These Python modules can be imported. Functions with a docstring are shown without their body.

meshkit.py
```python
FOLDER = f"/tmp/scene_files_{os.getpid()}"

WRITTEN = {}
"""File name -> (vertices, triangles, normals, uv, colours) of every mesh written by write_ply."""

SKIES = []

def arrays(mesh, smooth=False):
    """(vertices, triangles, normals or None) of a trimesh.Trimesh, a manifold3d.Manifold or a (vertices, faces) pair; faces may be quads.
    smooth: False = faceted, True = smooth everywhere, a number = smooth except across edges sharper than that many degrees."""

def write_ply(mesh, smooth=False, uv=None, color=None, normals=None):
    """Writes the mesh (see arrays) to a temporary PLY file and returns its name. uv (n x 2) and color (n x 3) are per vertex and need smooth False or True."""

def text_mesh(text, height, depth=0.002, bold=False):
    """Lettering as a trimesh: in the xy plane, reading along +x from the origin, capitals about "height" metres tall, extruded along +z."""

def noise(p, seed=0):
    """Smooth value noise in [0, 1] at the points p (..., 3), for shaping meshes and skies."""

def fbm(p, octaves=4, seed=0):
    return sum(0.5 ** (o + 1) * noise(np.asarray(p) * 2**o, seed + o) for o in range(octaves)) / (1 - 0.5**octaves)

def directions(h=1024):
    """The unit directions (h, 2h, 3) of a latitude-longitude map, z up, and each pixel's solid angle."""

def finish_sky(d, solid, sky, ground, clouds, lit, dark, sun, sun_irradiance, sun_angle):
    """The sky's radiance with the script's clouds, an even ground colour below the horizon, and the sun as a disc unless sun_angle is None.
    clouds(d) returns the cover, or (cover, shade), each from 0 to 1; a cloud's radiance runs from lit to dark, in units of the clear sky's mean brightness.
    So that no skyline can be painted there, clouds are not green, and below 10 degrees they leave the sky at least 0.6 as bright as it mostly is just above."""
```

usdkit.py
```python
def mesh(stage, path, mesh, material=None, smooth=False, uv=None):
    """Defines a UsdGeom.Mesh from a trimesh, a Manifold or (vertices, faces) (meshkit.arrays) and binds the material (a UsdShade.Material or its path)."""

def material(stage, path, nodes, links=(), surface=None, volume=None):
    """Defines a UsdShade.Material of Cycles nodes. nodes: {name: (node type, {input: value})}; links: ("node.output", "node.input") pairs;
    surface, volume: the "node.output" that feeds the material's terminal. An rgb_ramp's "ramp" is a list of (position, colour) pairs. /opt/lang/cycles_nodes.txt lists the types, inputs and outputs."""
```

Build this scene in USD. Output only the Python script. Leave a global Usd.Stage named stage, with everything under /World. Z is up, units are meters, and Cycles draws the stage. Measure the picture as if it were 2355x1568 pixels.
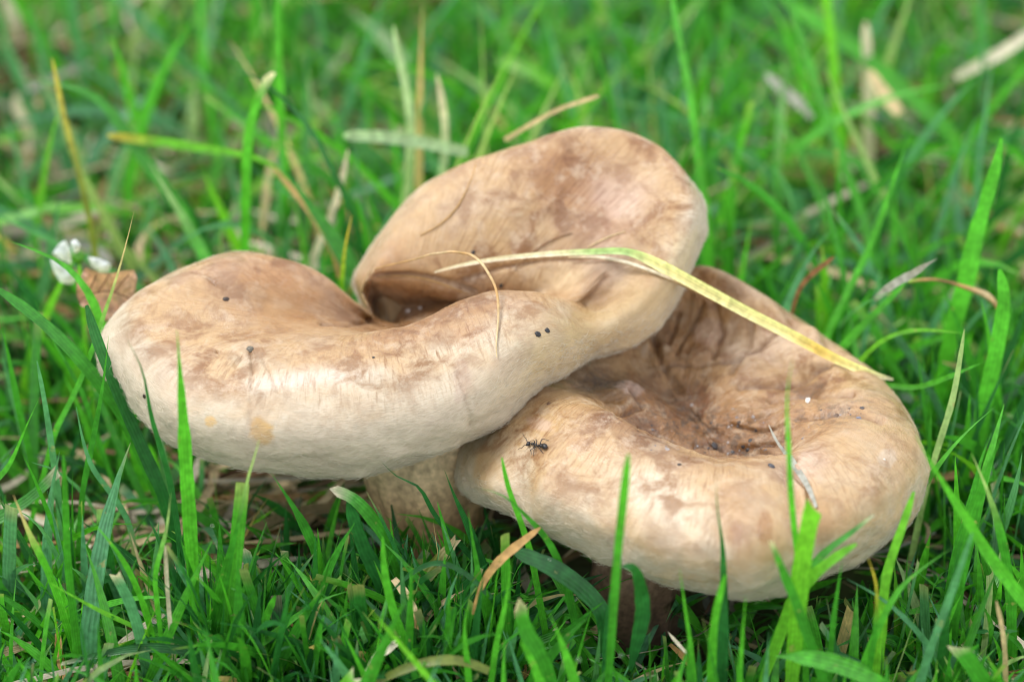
import math, random
import numpy as np, trimesh, shapely, usdkit, meshkit
import manifold3d as m3
from pxr import Usd, UsdGeom, UsdLux, UsdShade, Sdf, Gf, Vt

stage = Usd.Stage.CreateInMemory()
UsdGeom.SetStageUpAxis(stage, UsdGeom.Tokens.z)
UsdGeom.SetStageMetersPerUnit(stage, 1.0)
UsdGeom.Xform.Define(stage, '/World')
UsdGeom.Scope.Define(stage, '/World/Looks')
rng = np.random.default_rng(7)

# ------------------------------------------------------------------ camera
MM = 0.001
PITCH = math.radians(33.0)
FOCAL, SENSOR = 70.0, 22.3
WPX, HPX = 2355.0, 1568.0                       # the photograph's width and height in tracing units
DIST = WPX * 0.07 * MM * FOCAL / SENSOR         # 0.07 mm per unit at the subject
TGT = np.array([0, 0, 0.0379])
FWD = np.array([0, math.cos(PITCH), -math.sin(PITCH)])
UPV = np.array([0, math.sin(PITCH), math.cos(PITCH)])
RGT = np.array([1.0, 0, 0])
EYE = TGT - FWD * DIST
FOCUS_AT = np.array([0.0, -0.022, 0.038])
cam = UsdGeom.Camera.Define(stage, '/World/camera')
M = Gf.Matrix4d(*RGT, 0, *UPV, 0, *(-FWD), 0, *EYE, 1)
cam.AddTransformOp().Set(M)
cam.CreateFocalLengthAttr(FOCAL)
cam.CreateHorizontalApertureAttr(SENSOR)
cam.CreateVerticalApertureAttr(SENSOR * 681 / 1024)
cam.CreateClippingRangeAttr(Gf.Vec2f(0.02, 200))
cam.CreateFStopAttr(6.3)
cam.CreateFocusDistanceAttr(float((FOCUS_AT - EYE) @ FWD))
cam.CreateExposureAttr(1.42)

# ------------------------------------------------------------------ light: a bright overcast day
SUN_AZ, SUN_EL = math.radians(-80), math.radians(60)     # azimuth = atan2(x, y): from the left
SUND = np.array([math.sin(SUN_AZ) * math.cos(SUN_EL), math.cos(SUN_AZ) * math.cos(SUN_EL), math.sin(SUN_EL)])
dome = UsdLux.DomeLight.Define(stage, '/World/sky')
sky_mat = usdkit.material(stage, '/World/Looks/sky', {
    'tc': ('texture_coordinate', {}),
    'sky': ('sky_texture', {'sky_type': 'single_scattering', 'sun_disc': False, 'sun_elevation': SUN_EL, 'sun_rotation': SUN_AZ}),
    'n': ('noise_texture', {'scale': 2.2, 'detail': 5}),
    'cov': ('rgb_ramp', {'ramp': [(0.25, (0.55, 0.55, 0.55)), (0.6, (1, 1, 1))]}),
    'tone': ('rgb_ramp', {'ramp': [(0.3, (5.5, 5.7, 6.0)), (0.75, (8.2, 8.4, 8.7))]}),
    'mix': ('mix', {'mix_type': 'mix'}),
    'bg': ('background_shader', {'strength': 0.088})},
    [('tc.generated', 'n.vector'), ('n.fac', 'cov.fac'), ('n.fac', 'tone.fac'), ('cov.color', 'mix.fac'), ('sky.color', 'mix.color1'),
     ('tone.color', 'mix.color2'), ('mix.color', 'bg.color')], surface='bg.background')
UsdShade.MaterialBindingAPI.Apply(dome.GetPrim()).Bind(sky_mat)
dome.GetPrim().SetCustomDataByKey('kind', 'structure')
sun = UsdLux.DistantLight.Define(stage, '/World/sun')
sun.CreateIntensityAttr(0.34); sun.CreateAngleAttr(24.0); sun.CreateNormalizeAttr(True)
sun.CreateColorAttr(Gf.Vec3f(1.0, 0.98, 0.95))
zc = SUND; xc = np.cross([0, 0, 1.0], zc); xc /= np.linalg.norm(xc); yc = np.cross(zc, xc)
sun.AddTransformOp().Set(Gf.Matrix4d(*xc, 0, *yc, 0, *zc, 0, 0, 0, 2, 1))

# ------------------------------------------------------------------ helpers
def ray(px, py):
    d = FWD + RGT * ((px - WPX / 2) / WPX * SENSOR / FOCAL) - UPV * ((py - HPX / 2) / WPX * SENSOR / FOCAL)
    return d
def at(px, py, y):
    """The point on the vertical plane at depth y (mm) seen in the direction (px, py)."""
    d = ray(px, py); t = (y * MM - EYE[1]) / d[1]
    return EYE + d * t
def at_z(px, py, z):
    d = ray(px, py); t = (z * MM - EYE[2]) / d[2]
    return EYE + d * t
def project(p):
    q = np.asarray(p) - EYE; w = q @ FWD
    return np.stack([(q @ RGT) / w * FOCAL / SENSOR * WPX + WPX / 2, HPX / 2 - (q @ UPV) / w * FOCAL / SENSOR * WPX], -1)
def px_size(p):
    return ((np.asarray(p) - EYE) @ FWD) * SENSOR / FOCAL / WPX
def unit(v):
    v = np.asarray(v, float); return v / np.maximum(np.linalg.norm(v, axis=-1, keepdims=True), 1e-12)

taken = {}
def numbered(name, parent):
    k = taken.get((parent, name), 0); taken[(parent, name)] = k + 1
    return name if k == 0 else f'{name}_{k:03d}'
def tag(prim, label=None, cat=None, group=None, kind=None):
    for k, v in (('label', label), ('category', cat), ('group', group), ('kind', kind)):
        if v: prim.SetCustomDataByKey(k, v)
def primvar(m, name, arr, typ=Sdf.ValueTypeNames.Color3fArray):
    UsdGeom.PrimvarsAPI(m).CreatePrimvar(name, typ, 'vertex').Set(Vt.Vec3fArray.FromNumpy(np.asarray(arr, np.float32)))
def obj(name, mesh, mat, parent='/World', smooth=True, tint=None, uv=None, **kw):
    parent = str(parent.GetPath()) if hasattr(parent, 'GetPath') else parent
    m = usdkit.mesh(stage, f'{parent}/{numbered(name, parent)}', mesh, mat, smooth, uv)
    if tint is not None: primvar(m, 'tint', tint)
    tag(m.GetPrim(), **kw)
    return m.GetPrim()
def thing(name, label, cat, loc=None, group=None):
    x = UsdGeom.Xform.Define(stage, '/World/' + numbered(name, '/World'))
    tag(x.GetPrim(), label, cat, group)
    return x.GetPrim()

def spline(P, n, closed=False):
    """Centripetal-like Catmull-Rom through rows of P (k, ...) sampled at n points."""
    from scipy.interpolate import CubicSpline, PchipInterpolator
    P = np.asarray(P, float)
    if closed:
        P = np.concatenate([P, P[:1]])
        return CubicSpline(np.arange(len(P)), P, bc_type='periodic')(np.linspace(0, len(P) - 1, n))
    if len(P) == 2:
        return P[0] + (P[1] - P[0]) * np.linspace(0, 1, n)[:, None]
    L = np.r_[0, np.cumsum(np.linalg.norm(np.diff(P.reshape(len(P), -1), axis=0), axis=1) ** 0.5)]
    return CubicSpline(L, P, bc_type='natural')(np.linspace(0, L[-1], n))

# ------------------------------------------------------------------ materials
def leaf_material(name, trans=0.35, rough=0.36, spec=0.6, vein=0.08):
    return usdkit.material(stage, f'/World/Looks/{name}', {
        'a': ('attribute', {'attribute': 'tint'}),
        'uv': ('texture_coordinate', {}),
        'sep': ('separate_xyz', {}),
        'w': ('math', {'math_type': 'multiply', 'value2': 25.0}),
        'sin': ('math', {'math_type': 'sine'}), 'nv': ('noise_texture', {'scale': 160.0, 'detail': 2}), 'wv': ('math', {'math_type': 'multiply_add', 'value2': 7.0}),
        'g': ('geometry', {}),
        'n': ('noise_texture', {'scale': 900.0, 'detail': 3}),
        'nr': ('rgb_ramp', {'ramp': [(0.3, (0.72, 0.74, 0.7)), (0.7, (1.22, 1.2, 1.2))]}),
        'mul': ('mix', {'mix_type': 'multiply', 'fac': 1.0}),
        'vr': ('map_range', {'value': 0, 'from_min': -1, 'from_max': 1, 'to_min': 1 - vein, 'to_max': 1 + vein * 0.9}),
        'mul2': ('mix', {'mix_type': 'multiply', 'fac': 1.0}),
        'comb': ('combine_xyz', {}),
        'bump': ('bump', {'strength': 0.3, 'distance': 0.0001}),
        'ns': ('noise_texture', {'scale': 420.0, 'detail': 4, 'roughness': 0.6}), 'rs': ('rgb_ramp', {'ramp': [(0.66, (0, 0, 0)), (0.74, (0.65, 0.65, 0.65))]}), 'spot': ('mix', {'mix_type': 'mix', 'color2': (0.36, 0.30, 0.12)}),
        'p': ('principled_bsdf', {'roughness': rough, 'specular_ior_level': spec}),
        't': ('translucent_bsdf', {}),
        'tc': ('mix', {'mix_type': 'multiply', 'fac': 1.0, 'color2': (1.5, 1.45, 0.7)}),
        'mx': ('mix_closure', {'fac': trans})},
        [('uv.UV', 'sep.vector'), ('sep.x', 'w.value1'), ('g.position', 'nv.vector'), ('nv.fac', 'wv.value1'), ('w.value', 'wv.value3'), ('wv.value', 'sin.value1'), ('sin.value', 'vr.value'),
         ('g.position', 'n.vector'), ('n.fac', 'nr.fac'), ('a.color', 'mul.color1'), ('nr.color', 'mul.color2'),
         ('vr.result', 'comb.x'), ('vr.result', 'comb.y'), ('vr.result', 'comb.z'),
         ('mul.color', 'mul2.color1'), ('comb.vector', 'mul2.color2'), ('sin.value', 'bump.height'), ('bump.normal', 'p.normal'),
         ('g.position', 'ns.vector'), ('ns.fac', 'rs.fac'), ('rs.color', 'spot.fac'), ('mul2.color', 'spot.color1'), ('spot.color', 'p.base_color'), ('spot.color', 'tc.color1'), ('tc.color', 't.color'), ('p.BSDF', 'mx.closure1'), ('t.BSDF', 'mx.closure2')],
        surface='mx.closure')
GRASS = leaf_material('grass_leaf', 0.43)
STRAW = leaf_material('dry_straw', 0.15, 0.6, 0.3, 0.05)
PETAL = leaf_material('white_petal', 0.35, 0.5, 0.3, 0.04)

def cap_material(name):
    """Skin: the vertex tint, browned in crisp blotches (zone r), felted with fibres along the rim (zone g), soiled (zone b)."""
    N = {
        'a': ('attribute', {'attribute': 'tint'}), 'z': ('attribute', {'attribute': 'zone'}), 'zs': ('separate_color', {'color_type': 'rgb'}),
        'tc': ('texture_coordinate', {}), 'g': ('geometry', {}),
        'map': ('mapping', {'scale': (0.7, 6.0, 1.0)}), 'rad': ('mapping', {'scale': (1.5, 0.30, 1.0)}),
        'fib': ('noise_texture', {'scale': 1.15, 'detail': 5, 'roughness': 0.65, 'distortion': 0.6}),
        'fr': ('rgb_ramp', {'ramp': [(0.3, (0.77, 0.74, 0.69)), (0.5, (1.0, 1.0, 1.0)), (0.7, (1.12, 1.13, 1.14))]}),
        'felt': ('mix', {'mix_type': 'multiply'}),
        'nA': ('noise_texture', {'scale': 190.0, 'detail': 9, 'roughness': 0.66, 'distortion': 0.5}), 'rA': ('rgb_ramp', {'ramp': [(0.46, (0, 0, 0)), (0.60, (1, 1, 1))]}),
        'nR': ('noise_texture', {'scale': 1.0, 'detail': 8, 'roughness': 0.68, 'distortion': 0.35}), 'rR': ('rgb_ramp', {'ramp': [(0.48, (0, 0, 0)), (0.66, (0.9, 0.9, 0.9))]}),
        'mxA': ('math', {'math_type': 'maximum'}), 'wA': ('math', {'math_type': 'multiply'}), 'brown': ('mix', {'mix_type': 'multiply', 'color2': (0.49, 0.34, 0.215)}),
        'nL': ('noise_texture', {'scale': 300.0, 'detail': 9, 'roughness': 0.7, 'distortion': 0.3}), 'rL': ('rgb_ramp', {'ramp': [(0.52, (0, 0, 0)), (0.64, (0.48, 0.48, 0.48))]}),
        'wL': ('math', {'math_type': 'multiply'}), 'light': ('mix', {'mix_type': 'mix', 'color2': (0.53, 0.41, 0.285)}),
        'nP': ('noise_texture', {'scale': 95.0, 'detail': 6, 'roughness': 0.6}), 'rP': ('rgb_ramp', {'ramp': [(0.50, (0, 0, 0)), (0.66, (0.34, 0.34, 0.34))]}),
        'pink': ('mix', {'mix_type': 'mix', 'color2': (0.41, 0.315, 0.24)}),
        'nD': ('noise_texture', {'scale': 780.0, 'detail': 6, 'roughness': 0.7, 'distortion': 0.5}), 'rD': ('rgb_ramp', {'ramp': [(0.46, (0, 0, 0)), (0.62, (0.95, 0.95, 0.95))]}),
        'wD': ('math', {'math_type': 'multiply'}), 'dirt': ('mix', {'mix_type': 'mix', 'color2': (0.06, 0.042, 0.03)}),
        'n2': ('noise_texture', {'scale': 2600.0, 'detail': 3}),
        'n3': ('noise_texture', {'scale': 170.0, 'detail': 5}),
        'rr': ('rgb_ramp', {'ramp': [(0.44, (0.17, 0.17, 0.17)), (0.56, (0.5, 0.5, 0.5))]}), 'fr2': ('math', {'math_type': 'maximum'}), 'gw': ('math', {'math_type': 'multiply', 'value2': 0.62}),
        'h1': ('math', {'math_type': 'multiply_add', 'value2': 0.12}), 'h2': ('math', {'math_type': 'multiply_add', 'value2': 0.9}),
        'bump': ('bump', {'strength': 0.7, 'distance': 0.00026}),
        'p': ('principled_bsdf', {'specular_ior_level': 0.55, 'subsurface_weight': 0.10, 'subsurface_scale': 0.001, 'subsurface_radius': (1, 0.6, 0.35)})}
    L = [('z.color', 'zs.color'), ('tc.UV', 'map.vector'), ('tc.UV', 'rad.vector'), ('map.vector', 'fib.vector'), ('rad.vector', 'nR.vector'), ('fib.fac', 'fr.fac'),
         ('g.position', 'nA.vector'), ('g.position', 'nL.vector'), ('g.position', 'nD.vector'), ('g.position', 'n2.vector'), ('g.position', 'n3.vector'), ('g.position', 'nP.vector'), ('nP.fac', 'rP.fac'),
         ('nA.fac', 'rA.fac'), ('nR.fac', 'rR.fac'), ('nL.fac', 'rL.fac'), ('nD.fac', 'rD.fac'),
         ('rA.color', 'mxA.value1'), ('rR.color', 'mxA.value2'), ('mxA.value', 'wA.value1'), ('zs.r', 'wA.value2'), ('rL.color', 'wL.value1'), ('zs.r', 'wL.value2'), ('rD.color', 'wD.value1'), ('zs.b', 'wD.value2'),
         ('a.color', 'pink.color1'), ('rP.color', 'pink.fac'), ('pink.color', 'brown.color1'), ('wA.value', 'brown.fac'), ('brown.color', 'light.color1'), ('wL.value', 'light.fac'), ('light.color', 'felt.color1'), ('fr.color', 'felt.color2'), ('zs.g', 'felt.fac'),
         ('felt.color', 'dirt.color1'), ('wD.value', 'dirt.fac'), ('dirt.color', 'p.base_color'),
         ('n3.fac', 'rr.fac'), ('zs.g', 'gw.value1'), ('rr.color', 'fr2.value1'), ('gw.value', 'fr2.value2'), ('fr2.value', 'p.roughness'),
         ('n2.fac', 'h1.value1'), ('fib.fac', 'h1.value3'), ('nL.fac', 'h2.value1'), ('h1.value', 'h2.value3'), ('h2.value', 'bump.height'), ('bump.normal', 'p.normal')]
    return usdkit.material(stage, f'/World/Looks/{name}', N, L, surface='p.BSDF')
CAP = cap_material('mushroom_skin')
def plain(name, rough=0.6, spec=0.4, noise=1500.0):
    return usdkit.material(stage, f'/World/Looks/{name}', {
        'a': ('attribute', {'attribute': 'tint'}), 'g': ('geometry', {}),
        'n': ('noise_texture', {'scale': noise, 'detail': 4}),
        'nr': ('rgb_ramp', {'ramp': [(0.3, (0.65, 0.65, 0.65)), (0.7, (1.3, 1.3, 1.3))]}),
        'mul': ('mix', {'mix_type': 'multiply', 'fac': 1.0}),
        'b': ('bump', {'strength': 0.5, 'distance': 0.0002}),
        'p': ('principled_bsdf', {'roughness': rough, 'specular_ior_level': spec})},
        [('g.position', 'n.vector'), ('n.fac', 'nr.fac'), ('a.color', 'mul.color1'), ('nr.color', 'mul.color2'), ('n.fac', 'b.height'),
         ('b.normal', 'p.normal'), ('mul.color', 'p.base_color')], surface='p.BSDF')
FLESH = plain('stem_flesh', 0.65, 0.3, 900.0)
CRUMB = plain('soil_crumb', 0.5, 0.5, 3000.0)
ANT = plain('ant_shell', 0.32, 0.5, 4000.0)
WATER = usdkit.material(stage, '/World/Looks/water_drop', {'p': ('principled_bsdf', {'roughness': 0.02, 'ior': 1.33, 'transmission_weight': 1.0, 'base_color': (1, 1, 1)})}, [], surface='p.BSDF')
SOIL = usdkit.material(stage, '/World/Looks/soil', {
    'g': ('geometry', {}), 'n': ('noise_texture', {'scale': 120.0, 'detail': 8, 'roughness': 0.7}),
    'r': ('rgb_ramp', {'ramp': [(0.3, (0.016, 0.011, 0.006)), (0.5, (0.06, 0.04, 0.022)), (0.66, (0.16, 0.11, 0.06))]}),
    'n2': ('noise_texture', {'scale': 24.0, 'detail': 5}),
    'r2': ('rgb_ramp', {'ramp': [(0.42, (0, 0, 0)), (0.6, (0.75, 0.75, 0.75))]}),
    'mx': ('mix', {'mix_type': 'mix', 'color2': (0.03, 0.07, 0.012)}),
    'b': ('bump', {'strength': 0.9, 'distance': 0.003}),
    'p': ('principled_bsdf', {'roughness': 0.9, 'specular_ior_level': 0.2})},
    [('g.position', 'n.vector'), ('g.position', 'n2.vector'), ('n.fac', 'r.fac'), ('n2.fac', 'r2.fac'), ('r2.color', 'mx.fac'), ('r.color', 'mx.color1'),
     ('n.fac', 'b.height'), ('b.normal', 'p.normal'), ('mx.color', 'p.base_color')], surface='p.BSDF')

# ------------------------------------------------------------------ ground: one sheet, fine near the mushrooms, out to the horizon
def graded(lo, hi, far, n_in, n_out):
    a = np.linspace(lo, hi, n_in); k = np.linspace(0, 1, n_out + 1)[1:] ** 3
    return np.r_[(lo - k * (far + lo))[::-1], a, hi + k * (far - hi)]
gx, gy = graded(-0.35, 0.35, 60, 120, 14), graded(-0.25, 0.75, 60, 150, 14)
X, Y = np.meshgrid(gx, gy)
pt = np.stack([X, Y, 0 * X], -1)
Z = (meshkit.fbm(pt * 45, 4, 3) - 0.5) * 0.012 - 0.003
Z = np.where((np.abs(X) < 0.5) & (np.abs(Y) < 0.9), Z, -0.003)
v = np.stack([X, Y, Z], -1).reshape(-1, 3)
ny, nx = X.shape
i, j = np.meshgrid(np.arange(ny - 1), np.arange(nx - 1), indexing='ij')
q = np.stack([i * nx + j, i * nx + j + 1, (i + 1) * nx + j + 1, (i + 1) * nx + j], -1).reshape(-1, 4)
obj('ground', (v, q), SOIL, label='dark damp soil with thatch under the grass', cat='ground', kind='structure')

# ------------------------------------------------------------------ mushrooms
# every station round the cap: [deep inner, inner wall, crest, shoulder, widest, rolled-in edge], each (x, y in tracing units, depth in mm)
A_C = (925, 748, 7)
A_ST = [
 [(870,738,8),(858,728,7),(850,722,7),(838,716,12),(834,728,16),(850,742,15)],
 [(862,742,7),(815,716,6),(768,654,8),(765,655,14),(765,670,18),(785,700,17)],
 [(860,745,6),(760,692,4),(650,602,9),(640,596,16),(635,611,21),(660,640,20)],
 [(858,747,5),(700,702,2),(520,618,4),(500,586,13),(480,604,20),(510,630,19)],
 [(865,748,5),(640,720,-2),(385,680,-2),(300,682,2),(247,762,0),(300,835,4)],
 [(870,750,4),(650,742,-5),(400,760,-10),(300,790,-12),(258,850,-12),(315,915,-7)],
 [(878,752,4),(680,756,-7),(480,800,-16),(400,880,-24),(355,962,-25),(405,1012,-19)],
 [(888,753,3),(735,764,-8),(605,812,-18),(555,930,-29),(525,1022,-32),(545,1072,-26)],
 [(905,755,3),(825,770,-7),(740,806,-17),(730,940,-29),(722,1044,-32),(722,1094,-25)],
 [(930,757,3),(905,762,-6),(880,784,-14),(905,915,-26),(905,1030,-29),(890,1080,-23)],
 [(975,752,3),(995,742,-4),(1000,738,-10),(1045,870,-22),(1075,970,-25),(1092,1006,-19)],
 [(1040,740,4),(1095,705,0),(1120,680,-6),(1165,790,-17),(1190,890,-19),(1185,940,-13)],
 [(1100,725,4),(1215,695,2),(1245,678,-4),(1275,755,-13),(1290,830,-14),(1278,872,-9)],
 [(1150,718,3),(1285,704,2),(1345,706,0),(1355,755,-8),(1368,802,-8),(1348,826,-3)],
 [(1200,712,3),(1335,690,3),(1415,674,4),(1455,712,-2),(1482,764,0),(1452,792,4)],
 [(1250,702,4),(1375,642,6),(1480,594,8),(1542,622,5),(1572,655,8),(1550,692,12)],
 [(1255,692,6),(1400,590,9),(1530,490,13),(1598,500,12),(1620,525,16),(1600,580,20)],
 [(1240,684,9),(1345,570,12),(1530,400,20),(1596,422,22),(1612,455,27),(1590,520,30)],
 [(1180,684,12),(1230,604,12),(1455,338,25),(1500,342,31),(1508,366,37),(1490,430,38)],
 [(1055,690,14),(1095,642,11),(1310,322,26),(1330,312,33),(1335,330,39),(1320,390,40)],
 [(1000,694,14.5),(1030,632,10),(1140,374,24),(1155,356,31),(1155,376,37),(1150,440,37)],
 [(950,700,15),(962,628,10),(1000,430,21),(995,414,28),(1000,434,33),(1000,500,33)],
 [(905,705,16),(898,636,10),(900,530,17),(888,514,23),(890,532,27),(905,590,27)],
 [(872,716,18),(852,656,10),(842,622,12),(828,614,18),(826,632,21),(850,670,20)],
 [(866,728,11),(838,688,10),(832,672,11),(824,664,16),(824,682,19),(850,705,18)],
]
B_C = (1600, 958, -6)
B_ST = [
 [(1530,925,-4),(1445,855,2),(1400,785,8),(1362,792,12),(1342,822,13),(1372,852,12)],
 [(1520,938,-7),(1400,905,-6),(1280,868,-7),(1180,890,-4),(1122,930,-2),(1140,980,-2)],
 [(1520,955,-9),(1420,937,-11),(1280,888,-12),(1120,975,-14),(1047,1065,-15),(1065,1105,-11)],
 [(1530,972,-11),(1440,972,-15),(1330,920,-19),(1205,1045,-28),(1112,1118,-28),(1128,1158,-22)],
 [(1545,990,-12),(1480,1007,-19),(1410,962,-25),(1305,1095,-36),(1235,1182,-37),(1255,1220,-30)],
 [(1565,1004,-13),(1540,1046,-23),(1510,1012,-29),(1445,1150,-43),(1393,1248,-45),(1405,1290,-37)],
 [(1600,1016,-14),(1602,1074,-26),(1610,1048,-33),(1582,1190,-48),(1553,1300,-51),(1562,1342,-42)],
 [(1625,1021,-14),(1670,1078,-26),(1710,1062,-34),(1722,1210,-51),(1722,1325,-54),(1722,1370,-45)],
 [(1640,1015,-14),(1730,1068,-24),(1810,1052,-32),(1862,1190,-47),(1872,1292,-49),(1860,1338,-41)],
 [(1648,1008,-12),(1770,1042,-20),(1880,1020,-27),(1985,1128,-40),(2012,1222,-42),(1985,1275,-35)],
 [(1650,988,-11),(1790,990,-16),(1935,978,-22),(2062,1062,-31),(2105,1142,-32),(2070,1210,-26)],
 [(1650,955,-9),(1790,930,-10),(1960,930,-15),(2090,1002,-22),(2130,1072,-22),(2095,1150,-17)],
 [(1640,940,-7),(1780,882,-3),(1955,872,-6),(2068,925,-9),(2104,985,-9),(2070,1060,-6)],
 [(1625,930,-5),(1750,830,3),(1905,800,4),(1980,830,6),(2008,868,8),(1980,950,9)],
 [(1600,920,-3),(1700,782,9),(1800,726,11),(1842,738,14),(1856,765,17),(1830,850,17)],
 [(1580,905,-1),(1640,742,13),(1690,652,16),(1715,655,20),(1722,680,23),(1700,760,22)],
 [(1560,900,0),(1580,732,15),(1592,620,18),(1600,622,23),(1602,645,26),(1590,720,25)],
 [(1545,900,0),(1505,762,13),(1490,690,17),(1480,698,21),(1472,725,24),(1482,780,22)],
 [(1538,910,-1),(1455,812,8),(1425,740,12),(1405,748,15),(1395,775,17),(1410,820,16)],
]
class Cap: pass
def build_cap(C, ST, stem_top, seed, nt=800, ns=280):
    from scipy.interpolate import CubicSpline, PchipInterpolator
    c0 = at(*C)
    rows = [np.stack([at(*p) for p in st]) for st in ST]
    K = np.stack(rows)                                             # stations x 6 x 3
    under = []
    for k in range(len(K)):                                        # the rolled-in edge turns up towards the gills and in to the stem
        e, d = K[k, 5], K[k, 4]
        inward = (stem_top - e); inward[2] = 0
        L = np.linalg.norm(inward); inward = inward / max(L, 1e-9)
        u1 = e + inward * min(0.006, L * 0.25) + np.array([0, 0, 0.0025])
        u2 = e + inward * L * 0.45; u2[2] = e[2] * 0.5 + stem_top[2] * 0.5
        u3 = stem_top + unit(e - stem_top) * np.array([1, 1, 0]) * 0.006; u3[2] = stem_top[2]
        under.append([u1, u2, u3])
    K = np.concatenate([np.repeat(c0[None, None], len(K), 0), K, np.array(under)], 1)      # stations x 10 x 3
    th = CubicSpline(np.arange(len(K) + 1), np.concatenate([K, K[:1]]), bc_type='periodic')(np.linspace(0, len(K), nt + 1))
    chord = np.linalg.norm(np.diff(K, axis=1), axis=2).mean(0) ** 0.6
    L = np.r_[0, np.cumsum(chord)]
    # more rows where the skin is seen
    par = np.interp(np.linspace(0, 1, ns), [0, 0.82, 1], [0, L[6], L[9]])
    S = CubicSpline(L, th, axis=1, bc_type='natural')(par)         # (nt+1, ns, 3)
    idx = np.interp(par, L, np.arange(10))
    o = Cap(); o.P = S; o.idx = idx; o.nt, o.ns = nt + 1, ns; o.seed = seed; o.rough = 0.0
    return o
def grid_faces(n, m):
    i, j = np.meshgrid(np.arange(n - 1), np.arange(m - 1), indexing='ij')
    q = np.stack([i * m + j, (i + 1) * m + j, (i + 1) * m + j + 1, i * m + j + 1], -1).reshape(-1, 4)
    return np.vstack([q[:, [0, 1, 2]], q[:, [0, 2, 3]]])
def grid_normals(P):
    n, m = P.shape[:2]
    F = grid_faces(n, m); V = P.reshape(-1, 3)
    fn = np.cross(V[F[:, 1]] - V[F[:, 0]], V[F[:, 2]] - V[F[:, 0]])
    N = np.zeros_like(V)
    for k in range(3): np.add.at(N, F[:, k], fn)
    N = N.reshape(n, m, 3); s = N[0] + N[-1]; N[0] = s; N[-1] = s
    return unit(N)
def gauss(pp, cx, cy, sx, sy, rot=0.0):
    dx, dy = pp[..., 0] - cx, pp[..., 1] - cy
    c, s = math.cos(math.radians(rot)), math.sin(math.radians(rot))
    a, b = (dx * c + dy * s) / sx, (-dx * s + dy * c) / sy
    return np.exp(-0.5 * (a * a + b * b))
def seg_dist(pp, pts):
    d = np.full(pp.shape[:-1], 1e9)
    for a, b in zip(np.asarray(pts[:-1], float), np.asarray(pts[1:], float)):
        ab = b - a; t = np.clip(((pp - a) @ ab) / (ab @ ab), 0, 1)
        d = np.minimum(d, np.linalg.norm(pp - (a + t[..., None] * ab), axis=-1))
    return d

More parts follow.
